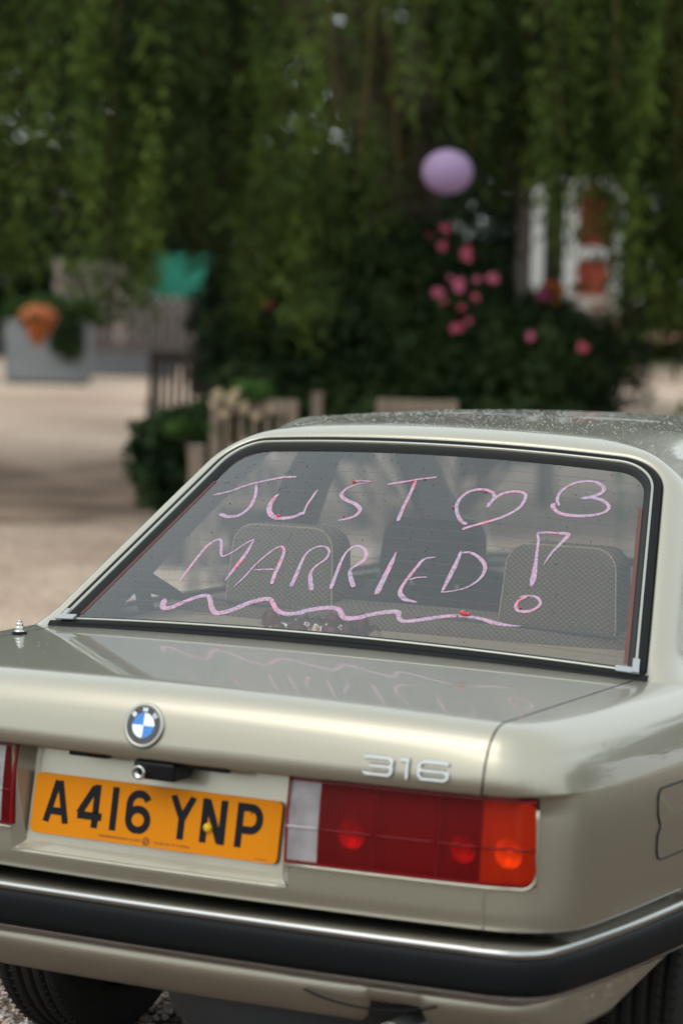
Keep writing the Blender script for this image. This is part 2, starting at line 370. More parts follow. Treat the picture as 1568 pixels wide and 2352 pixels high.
def bodypt(i, rd):
    p, n = pl[i], pn[i]
    if rd[0] == 'k':
        zb = zbot(p); z = zb+(max(.476, zb+.01)-zb)*rd[1]; ay, ax = interp(AY, z), interp(AX, z)
        tuck = .012*max(0, 1-rd[1]/.05); ay += tuck; ax += tuck
    elif rd[0] == 'z':
        zb = zbot(p); z = max(rd[1], max(.476, zb+.01)+.0001*rd[1]); ay, ax = interp(AY, z), interp(AX, z)
        if p.y < .62 and .475 < z < .5685: ax += .035
    else: z = None; ay, ax = rd[2], rd[3]
    x = p.x-n.x*ax; y = p.y-n.y*ay
    if p.y > 3.5: x -= n.x*.0; 
    if z is None: z = zdeck(x, y)-rd[1]
    return Vector((x, y, z))
def lamp_surf(x_or_s, z, off=0):
    """point on the rear face at arc index float s"""
    i = int(x_or_s); f = x_or_s-i; p = pl[i].lerp(pl[min(i+1, HN-1)], f); n = pn[i].lerp(pn[min(i+1, HN-1)], f).normalized()
    return p, n
def s_at_x(x):
    for i in range(HN-1):
        if pl[i].x <= x <= pl[i+1].x: return i+(x-pl[i].x)/max(1e-9, pl[i+1].x-pl[i].x)
    return HN-1
RD = rowdefs()
def make_shell():
    bm = bmesh.new(); rows = []
    idx = list(range(HN)); ringN = 2*HN-2
    def ring_pts(rd):
        R = [bodypt(i, rd) for i in idx]; L = [Vector((-v.x, v.y, v.z)) for v in R[1:-1]][::-1]; return R+L
    for rd in RD: rows.append([bm.verts.new(v) for v in ring_pts(rd)])
    rim = [v.co.copy() for v in rows[-1]]
    for k in (.06, .14, .25, .38, .52, .68, .84, 1.0):
        row = []
        for c in rim:
            S = Vector((0, min(max(c.y, .45), 3.8), 0)); x = c.x*(1-k); y = c.y+(S.y-c.y)*k
            row.append(bm.verts.new((x, y, zdeck(x, y))))
        rows.append(row)
    for a, b in zip(rows[:-1], rows[1:]):
        for j in range(ringN):
            try: bm.faces.new((a[j], a[(j+1) % ringN], b[(j+1) % ringN], b[j]))
            except ValueError: pass
    bmesh.ops.remove_doubles(bm, verts=bm.verts, dist=.0003)
    for axis, vals in ((0, (-.6568, -.6532, .6532, .6568, -.292, .292, .284, -.284, .738, -.738)), (1, (.704,)), (2, (.652, .606, .8035))):
        no = Vector((0, 0, 0)); no[axis] = 1
        for v in vals:
            co = no*v; geom = bm.verts[:]+bm.edges[:]+bm.faces[:]
            if axis == 2 or abs(v) > .7 or abs(v) < .3: geom = [f for f in bm.faces if min(w.co.y for w in f.verts) < .2]; geom = geom+list({e for f in geom for e in f.edges})+list({w for f in geom for w in f.verts})
            bmesh.ops.bisect_plane(bm, geom=geom, plane_co=co, plane_no=no, dist=1e-5)
    lid, body, gap = [], [], []
    bm.faces.ensure_lookup_table()
    for f in bm.faces:
        c = f.calc_center_median(); ax = abs(c.x)
        if c.y < .2 and .652 < c.z < .8035 and .284 < ax < .738: continue           # lamp openings
        if c.y < .2 and .606 < c.z < .8035 and ax < .292: continue                   # plate recess
        if ax < .64 and .78 < c.y < 2.95 and c.z > .85: continue                      # cabin
        if c.y < .704 and .6532 < ax < .6568 and c.z > .8035: gap.append(f); continue
        if c.y < .704 and ax < .6532 and c.z > .50: lid.append(f); continue
        body.append(f)
    out = []
    for nm, fs in (('trunk_lid', lid), ('body_shell', body), ('shut_line', [f for f in gap if f.calc_center_median().x > 0]), ('shut_line', [f for f in gap if f.calc_center_median().x < 0])):
        vs = {}; V = []; Fc = []
        for f in fs:
            r = []
            for v in f.verts:
                if v.index not in vs or True:
                    key = (round(v.co.x, 6), round(v.co.y, 6), round(v.co.z, 6))
                    if key not in vs: vs[key] = len(V); V.append(v.co.copy() if nm != 'shut_line' else v.co-v.normal*.006)
                    r.append(vs[key])
            if len(set(r)) > 2: Fc.append(tuple(r))
        out.append(cmesh(nm, V, Fc, M['paint'] if nm != 'shut_line' else M['black']))
    bm.free(); return out
LID, BODY = make_shell()[:2]
# plate recess
def recess():
    m = MB()
    def ysurf(x, z): 
        s = s_at_x(abs(x)); p, n = lamp_surf(s, z); return p.y+interp(AY, z)
    xs = [-.292, -.2, -.1, 0, .1, .2, .292]
    O_top = [(x, ysurf(x, .8035), .8035) for x in xs]; O_bot = [(x, ysurf(x, .606), .606) for x in xs]
    k = .270/.292
    I_top = [(x*k, .078, .802) for x in xs]; I_bot = [(x*k, .0445, .624) for x in xs]
    IB2 = [(x*.985, .028, .6085) for x in xs]
    I_top2 = [(x*k, .078, .799) for x in xs]
    for A, B in ((O_top, I_top), (I_top2, I_bot)):
        V, Fc = grid([A, B]); m.add(V, Fc)
    V, Fc = grid([I_bot, IB2, O_bot]); m.add(V, Fc)
    for sgn in (0, -1): m.add([O_top[sgn], O_bot[sgn], I_bot[sgn], I_top[sgn]], [(0, 1, 2, 3)])
    o = cbuild(m, 'plate_recess', M['paint'])
    # bright folded ledge along the bottom of the recess
    b = MB(); b.tube([(x, ysurf(x, .606)+.001, .6065) for x in np.linspace(-.288, .288, 20)], .0045, 8); b.build('recess_edge', M['paint'], o, True)
    for x0, x1 in ((-.165, -.085), (.085, .165)): b = MB(); b.box(((x0+x1)/2, .03, .8005), (x1-x0, .018, .008)); b.build('lamp_slot', M['black'], o)
    for sg in (-1, 1): b = MB(); b.tube([(sg*.655, ysurf(.655, z)-.0005, z) for z in np.linspace(.576, .650, 8)], .0022, 6); b.build('panel_seam', M['paint'], o, True)
recess()
# ---- tail lamps
def lamp(sg):
    Z0, Z1 = .6545, .8015
    def pt(s, z, off):
        p, n = lamp_surf(s, z); a = (.0165+(.030-.0165)*(z-Z0)/(Z1-Z0))*1.0
        bulge = .003*math.sin(math.pi*(z-Z0)/(Z1-Z0))
        q = Vector((p.x, p.y, z)); nn = n
        ax = .0015 if n.x > .5 else a*(1-n.x)
        q = q-nn*((a if n.x < .5 else a*(1-n.x)*1.2)-bulge-off-.004); return Vector((q.x*sg, q.y, q.z))
    sA, sE = s_at_x(.2865), s_at_x(.7425)
    body = cmesh('tail_lamp', *lamp_frame(pt, sA, sE, Z0, Z1), M['lensrib'])
    segs = [(.2895, .3495, 'reversing_lens', 'lens_clear'), (.3525, .4565, 'red_lens', 'lens_red'), (.4595, .5715, 'red_lens', 'lens_red'), (.5745, .6505, 'red_lens', 'lens_red'), (.6535, .7425, 'amber_lens', 'lens_amber')]
    if sg < 0: segs = [(.2895, .310, 'red_lens', 'lens_red'), (.312, .3495, 'reversing_lens', 'lens_clear')]+segs[1:]
    for x0, x1, nm, mm in segs:
        s0, s1 = s_at_x(x0), s_at_x(x1); n = 14
        zc = lambda z, s: z
        P = []
        for k in range(n+1):
            s = s0+(s1-s0)*k/n; row = []
            za, zb = Z0+.004, Z1-.004
            if nm == 'amber_lens':
                f = k/n; rr = .2
                if f > 1-rr: q = (f-(1-rr))/rr; za += .022*(1-math.sqrt(max(0, 1-q*q))); zb -= .012*(1-math.sqrt(max(0, 1-q*q)))
            for j in range(11): row.append(pt(s, za+(zb-za)*j/10, 0))
            P.append(row)
        V, Fc = grid(P); o = mesh(nm, V, Fc, M[mm], body)
        if nm == 'amber_lens': o['label'] = 'orange outer turn signal section of the lamp'
        # rib across the middle
        zr = Z0+(Z1-Z0)*.43
        r = MB(); r.tube([pt(s0+(s1-s0)*k/8*.98, zr, .0012) for k in range(9)], .0016, 6); r.build('lens_rib', M['lensribw'] if nm == 'reversing_lens' else M['lensrib'], body, True)
    # dividers + reflector bowls behind the lenses
    for x in (.351, .458, .573, .652):
        s = s_at_x(x); a, b = pt(s, Z0+.004, -.0), pt(s, Z1-.004, -.0); P = [[a, b], [a+Vector((0, .03, 0)), b+Vector((0, .03, 0))]]
        V, Fc = grid(P); d = MB(); d.add(V, Fc); d.tube([a, b], .0016, 6); d.build('divider', M['lensrib'], body)
    hb = MB()
    nn = 24; P = []
    for k in range(nn+1):
        s = sA+(sE-sA)*k/nn; P.append([pt(s, Z0, -.002)+Vector((0, .045*min(1, (nn-k)/3.+.1), 0)), pt(s, Z1, -.002)+Vector((0, .045*min(1, (nn-k)/3.+.1), 0))])
    V, Fc = grid(P); hb.add(V, Fc); hb.build('housing', M['housing'], body)
    for x, z, r_ in ((.405, .712, .026), (.613, .708, .024), (.692, .708, .026)):
        bw = MB(); c = Vector((x*sg, pt(s_at_x(x), z, 0).y+.012, z)); prof = [(.001, .020), (.35*r_, .0185), (.7*r_, .012), (r_, 0)]
        bw.lathe(prof, 20, tuple(c), 'Y'); bw.build('reflector', M['bowl'], body, True)
        bw = MB(); bw.lathe([(0.0005, .004), (.006, .006), (.008, .012), (.006, .018), (.004, .02)], 10, tuple(c), 'Y'); bw.build('bulb', M['bowl'], body, True)
    # rolled body flange round the opening
    fl = MB(); L = []
    for k in range(16): L.append(pt(sA+(sE-sA)*k/15*.90, Z0-.0045, .002))
    for q in (.3, .6, .9, 1.0): L.append(pt(sA+(sE-sA)*(.90+.105*math.sin(q*1.57)), Z0-.0045+.024*(1-math.cos(q*1.57)), .001))
    for k in range(1, 8): L.append(pt(sE+.25, Z0+.02+(Z1-Z0-.02)*k/8, .0005))
    fl.tube(L, .0032, 8); f = fl.build('lamp_flange', M['paint'], body, True)
def lamp_frame(pt, sA, sE, Z0, Z1):
    m = MB(); n = 24
    for (za, zb) in ((Z0, Z0+.0045), (Z1-.0045, Z1)):
        P = [[pt(sA+(sE-sA)*k/n, z, .001) for z in (za, (za+zb)/2, zb)] for k in range(n+1)]; V, Fc = grid(P); m.add(V, Fc)
        P = [[pt(sA+(sE-sA)*k/n, (za if za == Z0 else zb), .001), pt(sA+(sE-sA)*k/n, (za if za == Z0 else zb), .001)+Vector((0, .03, 0))] for k in range(n+1)]; V, Fc = grid(P); m.add(V, Fc)
    for s, w in ((sA, .0035/.045),):
        P = [[pt(s, z, .001), pt(s+.35, z, .001)] for z in np.linspace(Z0, Z1, 8)]; V, Fc = grid(P); m.add(V, Fc)
        P = [[pt(s, z, .001), pt(s, z, .001)+Vector((0, .03, 0))] for z in np.linspace(Z0, Z1, 8)]; V, Fc = grid(P); m.add(V, Fc)
    return m.V, m.F
for sg in (1, -1): lamp(sg)
# seam under the lamp + side crease line are in the shell; fuel flap
def fuel_flap():
    def sp(y, z, off): 
        i = min(range(HN), key=lambda k: abs(pl[k].y-y) if pl[k].x > .7 and k < HN//2+20 else 9); 
        return Vector((float(np.interp(y, [p.y for p in pl[60:160]], [p.x for p in pl[60:160]]))-interp(AX, z)+off, y, z))
    L = []; y0, y1, z0, z1 = .457, .642, .645, .775; r_ = .02
    for cx, cz, a0 in ((y0+r_, z0+r_, 180), (y1-r_, z0+r_, 270), (y1-r_, z1-r_, 0), (y0+r_, z1-r_, 90)):
        for k in range(6): a = rad(a0+90*k/5); L.append((cx+r_*math.cos(a), cz+r_*math.sin(a)))
    # finger notch on the rear edge
    L2 = []
    for q in L: L2.append(q)
    notch = [(y0, .728), (y0+.004, .722), (y0+.010, .712), (y0+.011, .704), (y0+.004, .696), (y0, .690)]
    L2 = L2+notch
    V = [sp(a, b, .0016) for a, b in L2]; c = sp((y0+y1)/2, (z0+z1)/2, .0016); Fc = [(len(V), i, (i+1) % len(V)) for i in range(len(V))]
    o = cmesh('fuel_flap', V+[c], Fc, M['paint'], False)
    b = MB(); b.tube([sp(a, b_, .0006) for a, b_ in L2+[L2[0]]], .0022, 6, False); b.build('flap_gap', M['black'], o, True)
fuel_flap()
# ---- bumper
bh = [(0, -.024), (.2, -.022), (.4, -.017), (.56, -.009), (.64, -.004), (.70, .001), (.740, .014), (.770, .040), (.790, .085), (.806, .18), (.822, .33), (.831, .47), (.836, .57), (.838, .62)]
bl = catmull([(x, y, 0) for x, y in bh], 6); bn = []
for i in range(len(bl)):
    d = bl[min(i+1, len(bl)-1)]-bl[max(i-1, 0)]; bn.append(Vector((d.y, -d.x, 0)).normalized())
bn[0] = Vector((0, -1, 0))
def sweep(prof, name, m, parent=None, s0=0, s1=None, closed=False):
    """prof: (inset, z) behind the bumper's outermost line"""
    R = []
    for i in range(s0, s1 or len(bl)): R.append([Vector((bl[i].x-bn[i].x*a, bl[i].y-bn[i].y*a, z)) for a, z in prof])
    rows = R
    if s0 == 0: rows = [[Vector((-v.x, v.y, v.z)) for v in r] for r in R[:0:-1]]+R
    V, Fc = grid(rows, closed_v=closed)
    # end caps
    mB = len(prof)
    if closed: Fc.append(tuple(range(mB))); Fc.append(tuple(len(V)-mB+k for k in range(mB))[::-1])
    if parent: o = mesh(name, V, Fc, m, parent, True)
    else: o = cmesh(name, V, Fc, m)
    return o
prof = [(.080, .5620), (.060, .5605), (.035, .5578), (.014, .5552), (.0095, .5545), (.0072, .5535), (.0058, .5515), (.0052, .5490), (.0052, .5430), (.006, .5415), (.016, .541), (.016, .479), (.0075, .4765), (.0085, .471), (.016, .463), (.032, .456), (.070, .452)]
bump = sweep(prof, 'rear_bumper', M['chrome'])
BR = sweep([(.018, .5415), (.0045, .5410), (-.0005, .5370), (-.0030, .529), (-.004, .515), (-.004, .492), (-.002, .483), (.004, .4755), (.018, .475)], 'rubber_strip', M['rubber'], bump)
sweep([(.10, .54), (.05, .54), (.05, .45), (.10, .45)], 'bumper_bracket', M['dark'], bump)
# plastic end section that wraps the corner
for sg in (1, -1):
    i0 = min(range(len(bl)), key=lambda k: abs(bl[k].x-.655) if bl[k].y < .05 else 9)
    R = []
    for i in range(i0, len(bl)): R.append([Vector((sg*(bl[i].x-bn[i].x*(a-.0015)), bl[i].y-bn[i].y*(a-.0015), z)) for a, z in prof[:10]])
    V, Fc = grid(R); mesh('corner_section', V, Fc, M['chrome'], bump)
# ---- window surface
WB, WT, WL = .674, .507, .629
NW = Vector((0, -.617, .787))
def wmap(a, b, h=0):
    t = b/WL; hw = WB-(WB-WT)*t; u = min(1.3, abs(a)/hw); q = 1-u*u
    return Vector((a, .724+.495*t-.035*q, .925+.388*t+.022*q))+NW*h
def rpoly(P, rs, nseg, narc):
    """rounded polygon with fixed topology: P corners ccw; returns list"""
    out = []; n = len(P); P = [Vector((p[0], p[1])) for p in P]; T = []
    for i in range(n):
        a, b, c = P[i-1], P[i], P[(i+1) % n]; d1 = (a-b).normalized(); d2 = (c-b).normalized(); ang = d1.angle(d2); r_ = max(rs[i], .0005)
        t = r_/math.tan(ang/2); p1, p2 = b+d1*t, b+d2*t; ctr = b+(d1+d2).normalized()*(r_/math.sin(ang/2)); T.append((p1, p2, ctr, r_))
    for i in range(n):
        p1, p2, c, r_ = T[i]; v1, v2 = p1-c, p2-c; a1 = math.atan2(v1.y, v1.x); a2 = math.atan2(v2.y, v2.x); da = (a2-a1+math.pi) % (2*math.pi)-math.pi
        for k in range(narc[i]+1): a = a1+da*k/narc[i]; out.append(c+Vector((math.cos(a), math.sin(a)))*r_)
        q = T[(i+1) % n][0]
        for k in range(1, nseg[i]): out.append(p2.lerp(q, k/nseg[i]))
    return out
def woutline(o, rt=.115, rb=.022):
    th = math.atan2(WB-WT, WL); w = lambda b: WB-(WB-WT)*b/WL-o/math.cos(th)
    P = [(-w(o), o), (w(o), o), (w(WL-o), WL-o), (-w(WL-o), WL-o)]
    return rpoly(P, (max(rb-o, .004), max(rb-o, .004), rt-o, rt-o), (24, 18, 24, 18), (5, 5, 12, 12))
def frame_sweep(prof, name, m, parent=None, sel=None):
    R = []
    for o, h in prof: R.append([wmap(p.x, p.y, h) for p in woutline(o)])
    N = len(R[0]); rows = [[R[k][i] for k in range(len(prof))] for i in range(N)]
    if sel: rows = [rows[i % N] for i in sel]; V, Fc = grid(rows)
    else: V, Fc = grid(rows, closed_u=True)
    return mesh(name, V, Fc, m, parent) if parent else cmesh(name, V, Fc, m)
wg = woutline(.036)
# glass pane as a grid clipped to the outline: triangle fan rings
cen = Vector((0, WL*.5)); rows = []
for k in np.linspace(1, 0.0, 14): rows.append([wmap(cen.x+(p.x-cen.x)*max(k, .001), cen.y+(p.y-cen.y)*max(k, .001)) for p in wg])
V, Fc = grid(rows, closed_v=True)
glass = cmesh('rear_window', V, Fc, M['glass'])
frame_sweep([(-.001, -.012), (-.001, .008), (.002, .0125), (.006, .0135), (.0120, .0132), (.0142, .0120)], 'outer_seal', M['rubber'], glass)
frame_sweep([(.0140, .008), (.0142, .0135), (.0155, .0150), (.0180, .0152), (.0195, .0140), (.021, .009)], 'chrome_trim', M['satin'], glass)
frame_sweep([(.0208, .0105), (.0235, .0112), (.027, .0095), (.031, .005), (.0355, .0012), (.037, -.001)], 'inner_seal', M['rubber2'], glass)
# thicker rubber foot along the bottom of the window
P = []
for a in np.linspace(-.680, .680, 40): P.append([wmap(a, b, h) for b, h in ((-.030, -.020), (-.026, -.004), (-.018, .003), (-.006, .009), (.006, .012), (.011, .012))])
V, Fc = grid(P); mesh('base_seal', V, Fc, M['rubber'], glass)
for sg in (1, -1):
    b = MB(); th = math.atan2(WB-WT, WL)
    def q(o, b_): return (sg*(WB-(WB-WT)*b_/WL-o/math.cos(th)), b_)
    L = [[q(.0095, .008), q(.024, .008)], [q(.0095, .036), q(.024, .036)]]
    V, Fc = grid([[wmap(*q(.0095, b_), .0172), wmap(*q(.0225, b_), .0172)] for b_ in (.0085, .022, .044)]); b.add(V, Fc)
    V, Fc = grid([[wmap(*q(.0095+o_, .0085), .0174), wmap(*q(.0095+o_, .0225), .0174)] for o_ in (0, .02, .045)]); b.add(V, Fc)
    o = b.build('corner_clip', M['clip'], glass); s_ = o.modifiers.new('t', 'SOLIDIFY'); s_.thickness = .003
# ---- greenhouse skin
def cross(yb, tilt):
    P = [(-.742, 0), (.742, 0), (.600, .436), (-.600, .436)]
    pts = rpoly(P, (.02, .02, .10, .10), (24, 18, 24, 18), (5, 5, 12, 12)); out = []
    for p in pts:
        z = .922+p.y; x = p.x; c = max(0, 1-(abs(x)/.60)**2); w = max(0, min(1, (p.y-.30)/.13)); z += .020*c*w
        bulge = .012*math.sin(math.pi*min(1, p.y/.436)); x += math.copysign(bulge, x)*min(1, abs(x)/.5)
        out.append(Vector((x, yb+tilt*p.y*1.276+(-.045*c*w if tilt > .5 else 0), z)))
    return out
NOUT = len(woutline(0)); U0 = 6+23   # skip bottom: indices: corner0 arc(6), bottom seg 23 -> corner1 arc starts at 29
USEL = list(range(29+2, NOUT))+[0, 1, 2, 3]
def flare(v, yb):
    k = max(0, 1-(v.z-.915)/.07); 
    if k > 0: v = Vector((v.x+math.copysign(.055*k**2.2, v.x), v.y-.0*k, v.z-.012*k))
    return v
rings = []
for (o, h), (ot, ht) in zip(((.004, -.006), (-.0012, .004), (-.004, .0095), (-.010, .0112), (-.018, .0105), (-.027, .007), (-.036, .0), (-.044, -.010), (-.050, -.022), (-.055, -.038)),
                            ((.004, -.006), (-.0012, .004), (-.004, .0095), (-.012, .0108), (-.024, .0095), (-.038, .0060), (-.054, .0), (-.072, -.0095), (-.092, -.0225), (-.112, -.037))):
    A_ = woutline(o, .115); B_ = woutline(ot, .115); row = []
    for p, q_ in zip(A_, B_):
        tp_ = max(0, min(1, (q_.y-.50)/.13)); tp_ = tp_*tp_*(3-2*tp_)*max(0, min(1, 1-(abs(q_.x)-.36)/.16)); m__ = p.lerp(q_, tp_); row.append(wmap(m__.x, m__.y, h+(ht-h)*tp_))
    rings.append([row[i % NOUT] for i in USEL])
last = rings[-1]
stations = [(.92, 1.0), (1.02, .95), (1.10, .85), (1.18, .78), (1.35, .6), (1.60, .3), (1.84, .0), (1.90, 0), (2.1, -.4), (2.4, -.8), (2.75, -1.15), (2.95, -1.25), (2.99, -1.25)]
stations = [(y_, t_) for y_, t_ in stations]
for j, (yb, tl) in enumerate(stations):
    c = cross(yb, tl); c = [c[i % NOUT] for i in USEL]
    k = min(1, (.45, .78, .95, 1, 1)[j] if j < 5 else 1)
    rings.append([Vector((a.x*(1-k)+b.x*k, b.y*1.0 if k == 1 else (a.y+(yb-.76))*(1-k)+b.y*k, a.z*(1-k)+b.z*k)) for a, b in zip(last, c)])
for ri in range(3, len(rings)): rings[ri] = [flare(v, 0) for v in rings[ri]]
V, Fc = grid(rings); m_ = len(rings[0]); keep = []; side = []; wind = []
base = 10
for f in Fc:
    ri = f[0]//m_; vs = [V[i] for i in f]; c = sum(vs, Vector())/4
    st = ri-base
    if abs(c.x) > .56 and .938 < c.z < 1.295 and ((1 <= st < 5) or (7 <= st < 10)): side.append(f); continue
    keep.append(f)
roof = cmesh('roof_and_pillars', V, keep, M['paint'])
Vh = V; lin = cmesh('headliner', V, [f for f in keep if f[0]//m_ >= 8], M['interior'])
mod = lin.modifiers.new('inset', 'DISPLACE'); mod.strength = 0
lin.modifiers.clear()
for v in lin.data.vertices: v.co = Vector((v.co.x*.97, v.co.y+.02, v.co.z-.022*min(1, max(0, (v.co.z-.95)/.3))))
cmesh('side_glass', V, side, M['sideglass'])
# windscreen
wl_ = rings[-1]; 
P = []
c0 = cross(2.97, -1.25)
for k in range(9):
    t = k/8; zz = .93+(1.335-.93)*t; yy = 2.97-1.25*1.276*(zz-.922); hw = .70-.14*t; P.append([Vector((x, yy+.04*(1-(x/hw)**2), zz)) for x in np.linspace(-hw, hw, 13)])
V, Fc = grid(P); cmesh('windscreen', V, Fc, M['sideglass'])
# ---- heater wires, bus bar, drops on the glass
hw_ = MB()
for k in range(16):
    b = .062+k*(WL-.13)/15; w = WB-(WB-WT)*b/WL-.045
    hw_.tube([wmap(a, b, -.0012) for a in np.linspace(-w, w, 16)], .00045, 4, False)
o = hw_.build('heater_wire', M['hline'], glass); o['kind'] = 'stuff'
for sg in (1, -1):
    P = []
    for b in np.linspace(.045, WL-.14, 12):
        w = WB-(WB-WT)*b/WL-.0375; P.append([wmap(sg*w, b, .0008), wmap(sg*(w-.0085), b, .0008)])
    V, Fc = grid(P); mesh('busbar', V, Fc, M['busbar'], glass)
def drops(name, m, parent, fn, n, smin, smax):
    V = []; Fc = []
    for _ in range(n):
        r_ = fn()
        if r_ is None: continue
        c, nn = r_; a = nn.orthogonal().normalized(); b_ = nn.cross(a); s = smin+(smax-smin)*random.random()**3; st = random.uniform(.8, 1.4); base = len(V)
        for rr, hh in ((1, 0), (.8, .38), (.4, .58)):
            for k in range(6): t = k*math.pi/3; V.append(c+(a*math.cos(t)*st+b_*math.sin(t))*s*rr+nn*s*hh)
        V.append(c+nn*s*.62)
        for q in (0, 6):
            for k in range(6): Fc.append((base+q+k, base+q+(k+1) % 6, base+q+6+(k+1) % 6, base+q+6+k))
        for k in range(6): Fc.append((base+12+k, base+12+(k+1) % 6, base+18))
    o = mesh(name, V, Fc, m, parent); o['kind'] = 'stuff'; return o
def gdrop():
    b = .04+(WL-.08)*random.random()**.75
    w = WB-(WB-WT)*b/WL-.05; a = random.uniform(-w, w)
    if a > .1 and random.random() < .5: return None
    return wmap(a, b, .0002), NW
drops('water_drops', M['drop'], glass, gdrop, 1300, .0005, .0017)
me = roof.data
rp = [(p.center.copy(), p.normal.copy(), p.area) for p in me.polygons if p.center.z > 1.325 and p.center.y < 2.6]
wts = np.array([p[2] for p in rp]); wts /= wts.sum()
rv = [[me.vertices[i].co.copy() for i in p.vertices] for p in me.polygons if p.center.z > 1.325 and p.center.y < 2.6]
def rdrop():
    k = int(RNG.choice(len(rp), p=wts)); vs = rv[k]; a, b = random.random(), random.random(); q = vs[0].lerp(vs[1], a).lerp(vs[3].lerp(vs[2], a), b); n = rp[k][1]
    if n.z < 0: n = -n
    return q, n
drops('water_drops', M['dropr'], roof, rdrop, 3600, .0006, .0015)
def ddrop():
    x = random.uniform(-.72, -.05); y = random.uniform(.12, .70)
    if random.random() < (x+.72)/.75: return None
    return Vector((x, y, zdeck(x, y)+.0001)), Vector((0, 0, 1))
drops('water_drops', M['dropr'], LID, ddrop, 420, .0004, .0010)

# ---- the painted message; picture positions (2500 wide) put back on the glass
def on_glass(px, py):
    d = ray(px/1.59439, py/1.59439); t = 5.8
    for _ in range(12):
        p = CAM+d*t; # local coords
        b = (Vector(p)-Vector((0, .724, .925))).dot(Vector((0, .787, .617)))
        t_ = b/WL; hw = WB-(WB-WT)*t_; u = min(1.2, abs(p[0])/hw); q = 1-u*u
        S = Vector((0, .724+.495*t_-.035*q, .925+.388*t_+.022*q)); g = (Vector(p)-S).dot(NW); t -= g/Vector(d).dot(NW)
    return Vector(CAM+d*t)
def stroke(mb, pts, w0, w1=None, smooth=4, h=.0011):
    """flattened waxy line; widths in source pixels"""
    P = [on_glass(*p) for p in pts]
    if len(P) > 2: P = catmull(P, smooth)
    else: P = [P[0].lerp(P[1], k/5) for k in range(6)]
    n = len(P); K = 8; b = len(mb.V); ws = w1 if isinstance(w1, (list, tuple)) else [w0, w0 if w1 is None else w1]
    for i, p in enumerate(P):
        d = (P[min(i+1, n-1)]-P[max(i-1, 0)]).normalized(); a = d.cross(NW).normalized(); f = i/(n-1)
        w = float(np.interp(f, np.linspace(0, 1, len(ws)), ws))*.5*1.14/1690*random.uniform(.92, 1.08)
        end = .55 if i in (0, n-1) else 1
        for k in range(K):
            th = math.pi*k/(K-1); mb.V.append(tuple(p+a*math.cos(th)*w*end+NW*(math.sin(th)*h*end+.0004)))
    for i in range(n-1):
        for k in range(K-1): mb.F.append((b+i*K+k, b+i*K+k+1, b+(i+1)*K+k+1, b+(i+1)*K+k))
    mb.F.append(tuple(b+k for k in range(K))); mb.F.append(tuple(b+(n-1)*K+k for k in range(K))[::-1])
def Z(x0, y0, s): return lambda L: [(x0+a*s, y0+b*s) for a, b in L]
a1 = Z(750, 1700, 600/1568); a2 = Z(1200, 1700, 600/1568); a3 = Z(1750, 1700, 600/1568); a4 = Z(550, 1900, 600/1568); a5 = Z(1050, 1900, 800/1568)
